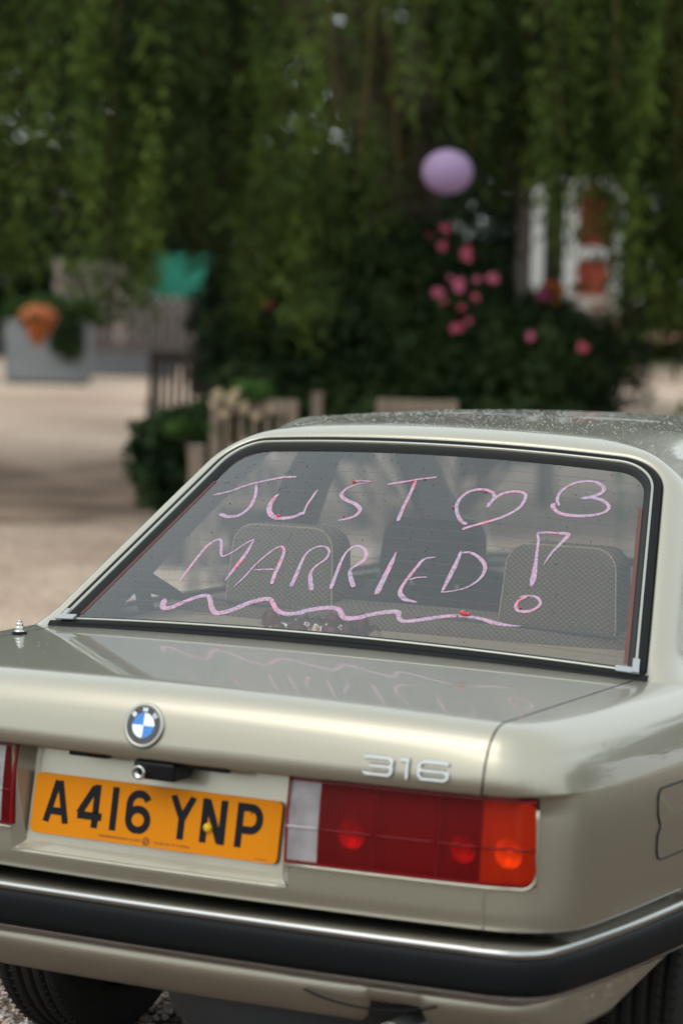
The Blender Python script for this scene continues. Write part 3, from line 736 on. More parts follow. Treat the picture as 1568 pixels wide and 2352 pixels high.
letters = [
 ('J', [(a1([(78, 298), (230, 265), (400, 205), (560, 165), (740, 130), (885, 122)]), 9, [8, 8, 9, 10]), (a1([(490, 195), (490, 280), (440, 400), (340, 485), (230, 505), (140, 475)]), 9, [10, 11, 14, 16])]),
 ('U', [(a1([(705, 285), (640, 360), (615, 440), (650, 500), (730, 520), (850, 505), (950, 460)]), 12, [10, 17, 18, 14, 12]), (a1([(938, 490), (975, 400), (1020, 330), (1080, 245)]), 8, [9, 8, 9])]),
 ('S', [(a2([(235, 175), (310, 160), (420, 170)]), 6, [7, 6, 5]), (a2([(400, 180), (300, 190), (190, 230), (130, 290), (175, 345), (250, 375), (308, 430), (270, 490), (180, 525), (95, 540)]), 10, [2, 6, 13, 14, 14, 11, 7])]),
 ('T', [(a2([(570, 195), (720, 172), (880, 145), (1050, 125)]), 8, [9, 8, 8]), (a2([(840, 160), (790, 280), (720, 420), (668, 548)]), 11, [11, 11, 14])]),
 ('heart', [(a2([(1330, 578), (1270, 540), (1230, 440), (1250, 350), (1340, 270), (1460, 242), (1560, 262)])+a3([(150, 290), (150, 330)]), 11, [12, 12, 11, 12, 10]), (a3([(85, 415), (140, 345), (230, 285), (350, 262), (440, 280), (450, 330), (390, 420), (250, 500), (100, 550), (-80, 600), (-155, 625)])[:11], 12, [15, 12, 11, 12, 11, 12])]),
 ('heart', [(a3([(975, 330), (1080, 315), (1180, 275), (1200, 225), (1130, 175), (1020, 165), (890, 195), (790, 265), (755, 340), (775, 400)]), 11, [12, 15, 12, 10, 11, 11, 9]), (a3([(1080, 320), (1190, 350), (1250, 410), (1200, 465), (1050, 495), (880, 492), (770, 465), (715, 410), (725, 375)]), 13, [12, 12, 12, 14, 12, 18])]),
 ('M', [(a4([(280, 608), (370, 480), (470, 350), (560, 250), (655, 198), (682, 230), (680, 330), (700, 362), (800, 315), (920, 235), (1000, 195)]), 9, [7, 10, 10, 10, 10, 7, 6, 8]), (a4([(995, 200), (920, 330), (820, 460), (715, 598)]), 10, [8, 12, 13, 6])]),
 ('A', [(a4([(795, 660), (900, 560), (1000, 450), (1100, 360), (1200, 285), (1262, 270), (1280, 320), (1240, 430), (1190, 540), (1162, 628)]), 9, [4, 7, 7, 7, 9, 11, 13, 13]), (a4([(985, 495), (1080, 487), (1190, 485)]), 6, [5, 7, 7])]),
 ('R', [(a5([(28, 490), (70, 400), (130, 265), (200, 210), (270, 200), (305, 235), (280, 290), (210, 340), (172, 390), (170, 440), (178, 515)]), 11, [15, 12, 8, 8, 8, 9, 8, 14, 16])]),
 ('R', [(a5([(315, 505), (350, 410), (400, 285), (450, 220), (510, 195), (565, 230), (560, 290), (500, 335), (455, 370), (460, 430), (480, 492)]), 11, [14, 11, 9, 9, 12, 15, 9, 14, 16])]),
 ('I', [(a5([(785, 238), (750, 320), (700, 420), (640, 545)]), 14, [5, 15, 17, 20])]),
 ('E', [(a5([(1070, 278), (1020, 282), (975, 298), (930, 350), (870, 425), (825, 490), (812, 535), (850, 580), (935, 600)]), 11, [5, 8, 11, 12, 11, 14, 17, 6]), (a5([(880, 440), (930, 424), (1005, 420)]), 6, [8, 6, 6])]),
 ('D', [(a5([(1250, 232), (1215, 320), (1160, 430), (1110, 530)]), 14, [8, 15, 15, 8]), (a5([(1250, 245), (1320, 245), (1390, 290), (1422, 350), (1390, 425), (1300, 490), (1200, 518), (1105, 530)]), 9, [7, 10, 13, 12, 8, 6, 6])]),
 ('mark', [(a3([(565, 660), (575, 740), (560, 860), (545, 980), (525, 1100), (505, 1175)]), 12, [8, 9, 9, 13, 20, 8]), (a3([(560, 660), (650, 655), (760, 662), (860, 675), (790, 760), (700, 855), (622, 968)]), 9, [9, 9, 9, 15, 12, 9, 3]),
           (a3([(395, 1275), (480, 1262), (550, 1272), (590, 1310), (580, 1360), (500, 1405), (400, 1410), (358, 1370), (385, 1310), (470, 1268)]), 9, [8, 9, 10, 12, 10, 9])]),
 ('underline', [(a4([(140, 765), (125, 850), (200, 850), (330, 795), (470, 745), (560, 745), (590, 850), (640, 905), (780, 875), (950, 805), (1100, 768), (1160, 785), (1210, 870), (1290, 910), (1450, 900)])+a5([(120, 665), (270, 640), (370, 650), (410, 710), (500, 712), (650, 680), (790, 668), (805, 715), (850, 738), (1000, 720), (1150, 700), (1260, 700), (1400, 720)])+a3([(130, 1515), (290, 1545), (420, 1552)]), 17, [20, 18, 16, 15, 20, 20, 15, 16, 18, 17, 18, 18, 14, 16, 10, 16, 2])]),
]
for nm, st in letters:
    mb = MB()
    for pts, w0, ws in st: stroke(mb, pts, w0, ws)
    o = mb.build('waxy_letter' if nm not in ('heart', 'underline', 'mark') else {'heart': 'waxy_heart', 'underline': 'waxy_underline', 'mark': 'waxy_exclamation_mark'}[nm], M['lip'], glass, True)
    if len(nm) == 1: o['label'] = 'pink handwritten capital letter %s' % nm
cr_ = MB()   # crumbs of the red stick
for x, y, s in ((1590+0, 1900, 0),): pass
def crumb(q, s):
    p = on_glass(*q)
    for _ in range(3): cr_.box(p+Vector((random.uniform(-s, s), 0, random.uniform(-s, s)*.7))+NW*s*.8, (s*1.6, s*1.3, s), R=Matrix.Rotation(random.uniform(0, 3), 3, 'X')@Matrix.Rotation(random.uniform(0, 3), 3, 'Z'))
for q, s in ((a5([(1270, 685)])[0], .006), (a5([(1300, 690)])[0], .004), (a5([(1225, 702)])[0], .002), (a1([(712, 500)])[0], .0035), (a1([(1425, 175)])[0], .0025), (a1([(1325, 503)])[0], .002), (a3([(75, 268)])[0], .002), (a1([(305, 495)])[0], .0016), (a2([(925, 148)])[0], .0018), (a2([(1205, 420)])[0], .0022), (a3([(400, 1380)])[0], .0018)): crumb(q, s)
o = cr_.build('wax_crumbs', M['lipred'], glass, True); o['kind'] = 'stuff'

# ---- number plate
def ribbon_poly(P, w, closed=False):
    """2D polyline -> mitred ribbon quads"""
    P = [Vector(p) for p in P]; n = len(P); A = []; B = []
    for i in range(n):
        if closed: d1 = (P[i]-P[i-1]); d2 = (P[(i+1) % n]-P[i])
        else: d1 = P[i]-P[i-1] if i else P[1]-P[0]; d2 = P[i+1]-P[i] if i < n-1 else d1
        d1 = d1.normalized(); d2 = d2.normalized(); n1 = Vector((-d1.y, d1.x)); n2 = Vector((-d2.y, d2.x)); m_ = (n1+n2).normalized(); k = w/2/max(.5, m_.dot(n1)); A.append(P[i]+m_*k); B.append(P[i]-m_*k)
    F_ = [(i, (i+1) % n, n+(i+1) % n, n+i) for i in range(n if closed else n-1)]
    return A+B, F_
def arc(cx, cy, rx, ry, a0, a1, n=10): return [(cx+rx*math.cos(rad(a0+(a1-a0)*k/n)), cy+ry*math.sin(rad(a0+(a1-a0)*k/n))) for k in range(n+1)]
H = 79; S = 7
G = {  # centred on x, 0..79 high, stroke 14
 'A': [([(-21.5, 0), (-2, 79-0)], 0), ([(21.5, 0), (2, 79)], 0), ([(-17, 22), (17, 22)], 0)],
 '4': [([(13, 0), (13, 79)], 0), ([(8, 74), (-22, 23), (-22, 23)], 0), ([(-25, 21), (27, 21)], 0)],
 '1': [([(0, 0), (0, 79)], 0)],
 '6': [(arc(0, 25, 20, 19, 0, 360, 24)[:-1], 1), (arc(0, 25, 20, 19, 180, 180, 1)[:1]+[(-20, 42)]+arc(0, 52, 20, 20, 180, 25, 10), 0)],
 'Y': [([(0, 0), (0, 38), (-21, 79)], 0), ([(0, 36), (21, 79)], 0)],
 'N': [([(-19, 0), (-19, 79)], 0), ([(19, 0), (19, 79)], 0), ([(-16, 76), (16, 3)], 0)],
 'P': [([(-19, 0), (-19, 79)], 0), ([(-16, 72), (4, 72)]+arc(4, 52, 17, 20, 90, -90, 10)+[(-16, 32)], 0)],
}
PT = lambda u, v, h=0: Vector((u, .0415+(v)*.172, .641+v*.985))+Vector((0, -.985, .17))*h     # plate coordinates in metres
L = rpoly([(-.26, 0), (.26, 0), (.26, .111), (-.26, .111)], (.011,)*4, (4, 4, 4, 4), (5,)*4)
V = [PT(p.x, p.y, .002) for p in L]+[PT(p.x, p.y, -.002) for p in L]; n = len(L)
plate = cmesh('number_plate', V, [tuple(range(n)), tuple(range(n, 2*n))[::-1]]+[(i, (i+1) % n, n+(i+1) % n, n+i) for i in range(n)], M['plate'], False)
plate['label'] = 'amber plate with black characters A416 YNP'
for ch, cx in (('A', 53), ('4', 124), ('1', 176), ('6', 228), ('Y', 319), ('N', 385), ('P', 457)):
    mb = MB(); lay = 0
    for pts, cl_ in G[ch]:
        A, Fc = ribbon_poly(pts, 14 if ch != 'A' else 13.5, bool(cl_)); lay += 1
        A = [Vector((a.x, min(79, max(0, a.y)))) for a in A]
        mb.add([PT(-.26+(cx+a.x)/1000, .0215+a.y/1000, .0022+lay*.00025) for a in A], Fc)
    mb.build('plate_character', M['ink'], plate)
sp_ = MB(); x = 150
while x < 345:
    w = random.choice((2.2, 2.8, 3.4))
    if not 238 < x < 262 and random.random() < .86: sp_.add([PT(-.26+(x+a)/1000, b/1000, .0024) for a, b in ((0, 8.2), (w-.7, 8.2), (w-.7, 11.6), (0, 11.6))], [(0, 1, 2, 3)])
    x += w+.5
for k in range(9): sp_.add([PT(.222+k*.0027-.005+(a)/1000, b/1000, .0024) for a, b in ((0, 4.5), (2, 4.5), (2, 6), (0, 6))], [(0, 1, 2, 3)])
sp_.build('small_print', M['inkbrown'], plate)['kind'] = 'stuff'
c = MB(); A, Fc = ribbon_poly(arc(250-260, 10, 6.2, 6.2, 0, 360, 24)[:-1], 2.2, True); c.add([PT(a.x/1000, a.y/1000, .0026) for a in A], Fc); A, Fc = ribbon_poly([(-13.5, 6), (-6.5, 14)], 2.6); c.add([PT(a.x/1000, a.y/1000, .0028) for a in A], Fc); c.build('dealer_emblem', M['inkbrown'], plate)
yc = PT(.1155, .049, .003); b = MB(); b.lathe([(.0085, 0), (.0085, -.003), (.006, -.0065), (.0003, -.0075)], 14, tuple(yc), 'Y'); b.build('screw_cap', M['ycap'], plate, True)
b = MB(); b.lathe([(.0045, 0), (.004, -.002), (.0003, -.0025)], 12, tuple(PT(-.123, .052, .003)), 'Y'); b.build('screw_cap', M['ink'], plate, True)
# ---- badge, model number, lock
BO = Vector((0, .0105, .867)); BN = Vector((0, -.965, .262)).normalized(); BU = Vector((0, .262, .965))
BP = lambda x, y, h: BO+Vector((x, 0, 0))+BU*y+BN*h
def disc(r0, r1, h, a0=0, a1=360, n=48, name='x', m=None, par=None):
    P = [[BP(r_*math.cos(rad(a)), r_*math.sin(rad(a)), hh) for r_, hh in ((r0, h), (r1, h))] for a in np.linspace(a0, a1, n+1)]
    V, Fc = grid(P); return V, Fc
rg = MB(); rows = []
for a in np.linspace(0, 360, 49)[:-1]: rows.append([BP(r_*math.cos(rad(a)), r_*math.sin(rad(a)), h) for r_, h in ((.0415, -.006), (.0415, .001), (.0405, .0035), (.038, .0046), (.0355, .0040), (.034, .0034))])
V, Fc = grid(rows, closed_u=True); rg.add(V, Fc)
badge = rg.build('roundel_badge', M['satin'], LID, True)
V, Fc = disc(.0225, .0345, .0038); mesh('black_ring', V, Fc, M['eblack'], badge)
for a0 in (0, 90, 180, 270): V, Fc = disc(.0002, .0225, .0039, a0, a0+90, 12); mesh('blue_quarter' if a0 in (90, 270) else 'white_quarter', V, Fc, M['blue' if a0 in (90, 270) else 'white'], badge)
LG = {'B': [([(-3, -4.2), (-3, 4.2)], 0), ([(-3, 3.4), (1.5, 3.4), (2.6, 1.8), (1.5, .2), (-3, .2)], 0), ([(1.2, .2), (3, -1.6), (1.6, -3.4), (-3, -3.4)], 0)],
      'M': [([(-3.6, -4.2), (-3.6, 4.2)], 0), ([(3.6, -4.2), (3.6, 4.2)], 0), ([(-3.4, 3.6), (0, -2.2), (3.4, 3.6)], 0)],
      'W': [([(-4.6, 4.2), (-2.4, -3.6), (0, 3), (2.4, -3.6), (4.6, 4.2)], 0)]}
for ch, ang in (('B', 138), ('M', 90), ('W', 42)):
    mb = MB(); lay = 0
    for pts, cl_ in LG[ch]:
        A, Fc = ribbon_poly(pts, 1.9, bool(cl_)); lay += 1; t = rad(ang-90); V = []
        for a in A: x_, y_ = a.x/1000, .0285+a.y/1000; V.append(BP(x_*math.cos(t)-y_*math.sin(t), x_*math.sin(t)+y_*math.cos(t), .0041+lay*.0001))
        mb.add(V, Fc)
    mb.build('badge_letter', M['white'], badge)
# model number, chrome digits standing proud
def rear_pt(x, z, off):
    s = s_at_x(x); p, n = lamp_surf(s, z); return Vector((p.x, p.y, z))-n*(interp(AY, z)-off)
D3 = {'3': [[(0, 29), (46, 29), (52, 24), (52, 18), (48, 15), (12, 15)], [(48, 15), (52, 11), (52, 6), (47, 1), (6, 1), (0, 4)]],
      '1': [[(0, 29), (14, 29), (14, -2)]],
      '6': [[(54, 27), (48, 29), (8, 29), (2, 25), (2, 6), (8, 1), (48, 1), (54, 5), (54, 11), (48, 15), (4, 15)]]}
num = empty('model_number'); num.parent = LID; num.location = (0, 0, 0)
for ch, x0 in (('3', .4395), ('1', .506), ('6', .5395)):
    mb = MB(); lay = 0
    for pts in D3[ch]:
        A, Fc = ribbon_poly([(a, b) for a, b in pts], 7.6); n2 = len(A)//2; k0 = lay*.0002; lay += 1
        T_ = lambda a, h: rear_pt(x0+a.x/1000, .827+a.y/1000, h)
        Pm = [(A[i_]+A[i_+n2])/2 for i_ in range(n2)]; rows_ = [[T_(A[i_], -.001), T_(A[i_], .0028), T_(A[i_].lerp(Pm[i_], .45), .0058+k0), T_(A[i_+n2].lerp(Pm[i_], .45), .0058+k0), T_(A[i_+n2], .0028), T_(A[i_+n2], -.001)] for i_ in range(n2)]
        V, Fc = grid(rows_); Fc += [tuple(range(6)), tuple(len(V)-6+q for q in range(6))[::-1]]; mb.add(V, Fc)
    o = mb.build('digit', M['chromed'], num); o['label'] = 'chrome digit %s' % ch
# lock bracket
lk = MB(); lk.box((.022, .036, .787), (.086, .055, .034)); lock = cbuild(lk, 'lock_bracket', M['black']); bevel(lock, .006)
b = MB(); b.lathe([(.0005, -.004), (.006, -.004), (.008, -.009), (.0125, -.010), (.0135, -.006), (.0135, .006)], 20, (-.0045, .0095, .783), 'Y'); b.build('key_lock', M['chrome'], lock, True)
b = MB(); b.lathe([(.0005, -.0055), (.004, -.0055), (.004, -.004)], 12, (-.0045, .0095, .783), 'Y'); b.build('key_slot', M['black'], lock, True)
# aerial stump on the left wing
ab = Vector((-.638, .55, zdeck(-.638, .55)))
b = MB(); b.lathe([(.016, -.002), (.016, .004), (.011, .007)], 20, tuple(ab)); ant = cbuild(b, 'aerial', M['rubber'], True)
b = MB(); b.lathe([(r_*.78, z_*.64) for r_, z_ in [(.0005, .046), (.006, .046), (.0065, .040), (.0055, .039), (.0095, .038), (.0100, .030), (.009, .027), (.0115, .025), (.0125, .018), (.011, .014), (.015, .012), (.016, .008)]], 20, tuple(ab)); b.build('aerial_tip', M['chrome'], ant, True)
# ---- underbody, exhaust, wheels
b = MB(); b.box((0, 1.9, .60), (1.40, 3.2, .04)); b.box((0, .42, .55), (1.36, .65, .02)); b.box((0, 2.0, .28), (1.3, 2.3, .10)); b.box((0, .97, .30), (1.1, .10, .10)); b.box((0, .75, .5), (1.0, .02, .2)); cbuild(b, 'underbody', M['dark'])
b = MB(); b.lathe([(.001, -.09), (.26, -.09), (.30, -.06), (.32, 0), (.32, .13)], 40, (.16, .45, .345)); cbuild(b, 'spare_wheel_well', mat('underseal', (.03, .033, .035), .55), True)
b = MB(); b.tube([(.5, .9, .36), (.5, .5, .375), (.498, .1, .368), (.498, .03, .368)], [.035, .03, .027, .027], 16, False); b.tube([(.498, .03, .368), (.498, .032, .368)], .0285, 16, False); e = cbuild(b, 'exhaust_pipe', M['steel'], True)
b = MB(); b.lathe([(.0275, 0), (.0285, -.003), (.0265, -.004), (.0245, .004), (.024, .1)], 24, (.498, .032, .368), 'Y'); b.build('pipe_rim', M['chrome'], e, True)
# tow-eye cover: shallow line in the valance
b = MB(); b.tube([(x_, .0165+.033*(x_/.66)**2.2, .434-.020*math.sin(math.pi*(x_-.33)/.25)**.7) for x_ in np.linspace(.331, .579, 14)], .0022, 6); cbuild(b, 'tow_cover_gap', M['black'], True)
def wheel(x, y, sg):
    r_, w = .300, .195; prof = [(.19, -w*.42), (.215, -w*.5), (.25, -w*.52), (.278, -w*.47), (.292, -w*.40)]
    for g in range(5):
        c = -w*.30+g*w*.15; prof += [(.298, c-.010), (.300, c-.004), (.300, c+.006), (.2995, c+.009)]
        if g < 4: prof += [(.291, c+.0105), (.291, c+w*.15-.012)]
    prof += [(.292, w*.40), (.278, w*.47), (.25, w*.52), (.215, w*.5), (.19, w*.42)]
    m = MB(); m.lathe(prof, 96, (x, y, r_), 'X'); 
    t = cbuild(m, 'wheel', M['tyre'], True)
    # tread sipes
    s_ = MB()
    for k in range(90):
        a = 2*math.pi*k/90
        for g in (-1, 1):
            for c_ in (.33, .18): s_.box((x+g*w*c_, y+.2985*math.cos(a), r_+.2985*math.sin(a)), (.020, .0022, .006), R=Matrix.Rotation(a+math.pi/2, 3, 'X'))
    s_.build('tread_sipe', M['dark'], t)['kind'] = 'stuff'
    q = MB(); q.lathe([(.195, w*.42*sg), (.185, w*.36*sg), (.15, w*.30*sg), (.10, w*.36*sg), (.05, w*.40*sg), (.001, w*.40*sg)], 40, (x, y, r_), 'X'); q.build('rim', M['steel'], t, True)
for x, y in ((.705, .97), (-.705, .97), (.705, 3.54), (-.705, 3.54)): wheel(x, y, 1 if x > 0 else -1)
# ---- cabin
def soft(mb, c, d, p=4, n=16, m_=12, R=None):
    """superellipsoid cushion"""
    P = []
    def sp(v): return math.copysign(abs(v)**(2/p), v)
    for i in range(m_+1):
        ph = -math.pi/2+math.pi*i/m_; row = []
        for j in range(n):
            th = 2*math.pi*j/n; v = Vector((sp(math.cos(ph))*sp(math.cos(th))*d[0]/2, sp(math.cos(ph))*sp(math.sin(th))*d[1]/2, sp(math.sin(ph))*d[2]/2))
            row.append(Vector(c)+(R@v if R else v))
        P.append(row)
    V, Fc = grid(P, closed_v=True); mb.add(V, Fc)
b = MB(); b.add([(-.62, .735, .921), (.62, .735, .921), (.60, 1.08, .944), (-.60, 1.08, .944), (-.62, .735, .90), (.62, .735, .90), (.60, 1.08, .90), (-.60, 1.08, .90)], [(0, 1, 2, 3), (0, 4, 5, 1), (4, 7, 6, 5), (1, 5, 6, 2), (3, 7, 4, 0)]); cbuild(b, 'parcel_shelf', M['shelf'])
b = MB(); soft(b, (0, 1.10, .925), (1.22, .14, .135), 2.6, 48, 14); soft(b, (0, 1.22, .62), (1.22, .22, .55), 5, 32, 12); soft(b, (0, 1.45, .45), (1.22, .5, .22), 5, 32, 12); rs = cbuild(b, 'rear_seat', M['seat'], True)
b = MB(); b.tube([(x_, 1.047, .972+.004*math.sin(x_*9)) for x_ in np.linspace(-.58, .58, 30)], .003, 6); b.build('piping', M['interior'], rs, True)
def headrest(x, y, zc, w, h, d, par, m):
    """D-shaped cushion: rear face panel, piped edge, curved sides"""
    L = rpoly([(-w/2, -h/2), (w/2, -h/2), (w/2*.90, h/2), (-w/2*.90, h/2)], (.03, .03, .05, .05), (4, 4, 6, 4), (5, 5, 8, 8)); rows = []
    for sc, dy in ((.02, -.010), (.5, -.008), (.86, -.002), (.955, .0), (.985, .004), (1, .012), (1.01, d*.4), (1.0, d*.7), (.93, d*.93), (.7, d), (.02, d)):
        rows.append([Vector((x+p.x*sc, y+dy+.10*(p.y*sc), zc+p.y*sc)) for p in L])
    V, Fc = grid(rows, closed_v=True); o = mesh('headrest', V, Fc, m, par)
    k = MB(); k.tube([rows[4][i] for i in range(len(L))]+[rows[4][0]], .0024, 6, False); k.build('headrest_piping', M['shelf'] if m is M['seat'] else m, par, True)
    for s_ in (-.06, .06): k = MB(); k.tube([(x+s_, y+d/2, zc-h/2-.06), (x+s_, y+d/2, zc-h/2+.02)], .006, 8); k.build('headrest_post', M['chrome'], par, True)
for x in (-.310, .345): headrest(x, 1.06, 1.045, .27, .200, .11, rs, M['seat'])
M['seatdark'] = mat('front_seat_cloth', (.03, .03, .033), .85)
for x in (-.36, .36):
    b = MB(); soft(b, (x, 2.0, .70), (.50, .15, .58), 4, 24, 14, Matrix.Rotation(rad(-12), 3, 'X')); soft(b, (x, 2.3, .45), (.5, .5, .16), 5, 20, 10); fs = cbuild(b, 'front_seat', M['seatdark'], True)
    headrest(x, 1.90, 1.035, .27, .150, .09, fs, M['seatdark'])
b = MB(); soft(b, (0, 2.82, .80), (1.36, .40, .26), 5, 32, 12); b.box((0, 2.9, .92), (1.3, .25, .02)); cbuild(b, 'dashboard', M['interior'], True)
b = MB(); b.lathe([(.185+.011*math.cos(t), .011*math.sin(t)) for t in np.linspace(0, 2*math.pi, 9)[:-1]], 36, (.36, 2.52, .90), 'Y', True); b.box((.36, 2.53, .90), (.34, .02, .05)); b.tube([(.36, 2.53, .90), (.36, 2.75, .86)], .03, 8); cbuild(b, 'steering_wheel', M['black'], True)
b = MB(); soft(b, (0, 2.30, 1.27), (.24, .03, .065), 4); b.tube([(0, 2.31, 1.28), (0, 2.34, 1.34)], .006, 6); cbuild(b, 'rear_view_mirror', M['black'], True)
# belts and C-pillar trim seen through the glass
def on_x(px, py, x):
    d = ray(px, py); return Vector(CAM+d*((x-CAM[0])/d[0]))
for sg in (-1, 1):
    for L in ([(312, 1285), (336, 1310), (395, 1348), (442, 1380), (430, 1384), (388, 1375), (342, 1362), (314, 1340)], [(296, 1318), (330, 1325), (341, 1362), (352, 1402), (318, 1406), (312, 1372)]):
        P = [on_x(x_, y_, -.652) for x_, y_ in L]; P = [Vector((-sg*p.x*1.0, p.y, p.z)) for p in P]
        o = cmesh('seat_belt', P, [tuple(range(len(P)))], M['belt'], False); s_ = o.modifiers.new('t', 'SOLIDIFY'); s_.thickness = .006
for sg in (-1, 1):
    b = MB(); b.tube([(sg*.60, 1.86, 1.28), (sg*.66, 1.84, 1.10), (sg*.69, 1.86, .85), (sg*.45, 2.05, .50)], .022, 6, flat=.15); cbuild(b, 'front_belt', M['belt'])
# body inner walls so that the cabin is closed below the waist
b = MB()
for sg in (-1, 1): b.box((sg*.70, 2.0, .72), (.03, 2.1, .40))
b.box((0, 3.0, .7), (1.4, .03, .44)); b.box((0, .76, .75), (1.2, .015, .24)); cbuild(b, 'door_card', M['interior'])

# ---- clear bag of sweets on the shelf
def sweet_bag():
    root = empty('sweet_bag', (-.088, .825, .931), 'crumpled clear and coral wrapper with brown pieces behind the rear glass', 'wrapper'); root.scale = (.86, 1, 1.45)
    M['film'] = tinted('clear_film', (.95, .92, .90), .7, .12); M['coral'] = mat('coral_print', (.50, .22, .14), .45, noise=(60, (.22, .09, .06), .6)); M['brown'] = mat('brown_sweet', (.045, .015, .009), .4, spec=.3, noise=(40, (.17, .045, .02), .5))
    P = []
    for i in range(34):
        u = i/33; row = []
        for j in range(12):
            v = j/11; x = -.145+.30*u; y = -.045+.10*v; z = (.004+.030*math.sin(math.pi*v)**.7*(.75+.25*math.sin(u*3.1)))+.004*math.sin(u*61+v*9)+.003*math.sin(u*37-v*23)
            row.append((x, y-.06*u*0, z))
        P.append(row)
    V, Fc = grid(P); mesh('clear_film', V, Fc, M['film'], root)
    P = [[(x_+.002*math.sin(x_*90), y_, z_*.80) for x_, y_, z_ in r_[1:11]] for r_ in P[7:27]]; V, Fc = grid(P); mesh('printed_film', V, Fc, M['coral'], root)
    for x, y, z, a, b_, rz in ((-.122, -.012, .026, .042, .034, .3), (-.085, -.035, .018, .034, .018, .1), (-.030, -.040, .020, .052, .018, .05), (.050, -.010, .036, .040, .015, .5), (.065, -.045, .020, .050, .022, .2), (.105, -.038, .022, .030, .030, 0), (.128, -.015, .032, .032, .034, .9)):
        b2 = MB(); soft(b2, (0, 0, 0), (a, .03, b_), 2.4, 12, 8, Matrix.Rotation(rz*.4, 3, 'Y')); o = b2.build('brown_sweet', M['brown'], root, True); o.location = (x, y, z)
sweet_bag()
# ================================================================= BACKGROUND
def quads_np(C, U, Vv, name, m, parent=None, kind=None):
    """leaf-shaped faces: centre C, half-length vectors U, half-width vectors Vv -> one mesh"""
    n = len(C); P = np.empty((n, 4, 3), np.float32); P[:, 0] = C-U; P[:, 1] = C+Vv-.1*U; P[:, 2] = C+U; P[:, 3] = C-Vv-.1*U
    me = bpy.data.meshes.new(name); me.vertices.add(4*n); me.vertices.foreach_set('co', P.reshape(-1)); me.loops.add(4*n); me.loops.foreach_set('vertex_index', np.arange(4*n, dtype=np.int32))
    me.polygons.add(n); me.polygons.foreach_set('loop_start', np.arange(0, 4*n, 4, dtype=np.int32)); me.polygons.foreach_set('loop_total', np.full(n, 4, np.int32)); me.update(calc_edges=True)
    me.materials.append(m); o = bpy.data.objects.new(name, me); COL.objects.link(o)
    if parent: o.parent = parent
    if kind: o['kind'] = kind
    return o
def unit(a): return a/np.maximum(1e-9, np.linalg.norm(a, axis=1, keepdims=True))
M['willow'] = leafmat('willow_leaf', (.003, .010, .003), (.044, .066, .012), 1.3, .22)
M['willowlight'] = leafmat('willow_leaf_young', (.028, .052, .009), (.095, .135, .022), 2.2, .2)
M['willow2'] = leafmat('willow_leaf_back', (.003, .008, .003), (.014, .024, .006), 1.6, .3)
M['bushleaf'] = leafmat('rose_leaf', (.008, .020, .007), (.040, .066, .022), 2.0, .15)
M['hedge'] = leafmat('hedge_leaf', (.025, .045, .008), (.07, .09, .018), 1.2, .3)
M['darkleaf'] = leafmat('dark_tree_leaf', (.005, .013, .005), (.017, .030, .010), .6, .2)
M['lowleaf'] = leafmat('shrub_leaf', (.013, .035, .008), (.05, .10, .02), 3, .25)
M['bark'] = mat('willow_bark', (.035, .026, .02), .95, bump=(12, 1), noise=(5, (.07, .055, .045), .6))
M['twig'] = mat('yellow_twig', (.09, .048, .013), .8)
M['wood'] = mat('weathered_teak', (.15, .115, .083), .8, noise=(9, (.10, .075, .055), .6), bump=(30, .4))
M['woodd'] = mat('dark_wood', (.022, .016, .012), .8, noise=(9, (.045, .032, .024), .6), bump=(30, .4))
GF = Vector((-math.sin(AZ), math.cos(AZ), 0)); GR = Vector((math.cos(AZ), math.sin(AZ), 0))    # away from / across the view
def ground_at(px, D):
    p = CAM+np.array(ray(px, 1176))*D; return Vector((p[0], p[1], terrain(p[0], p[1])))
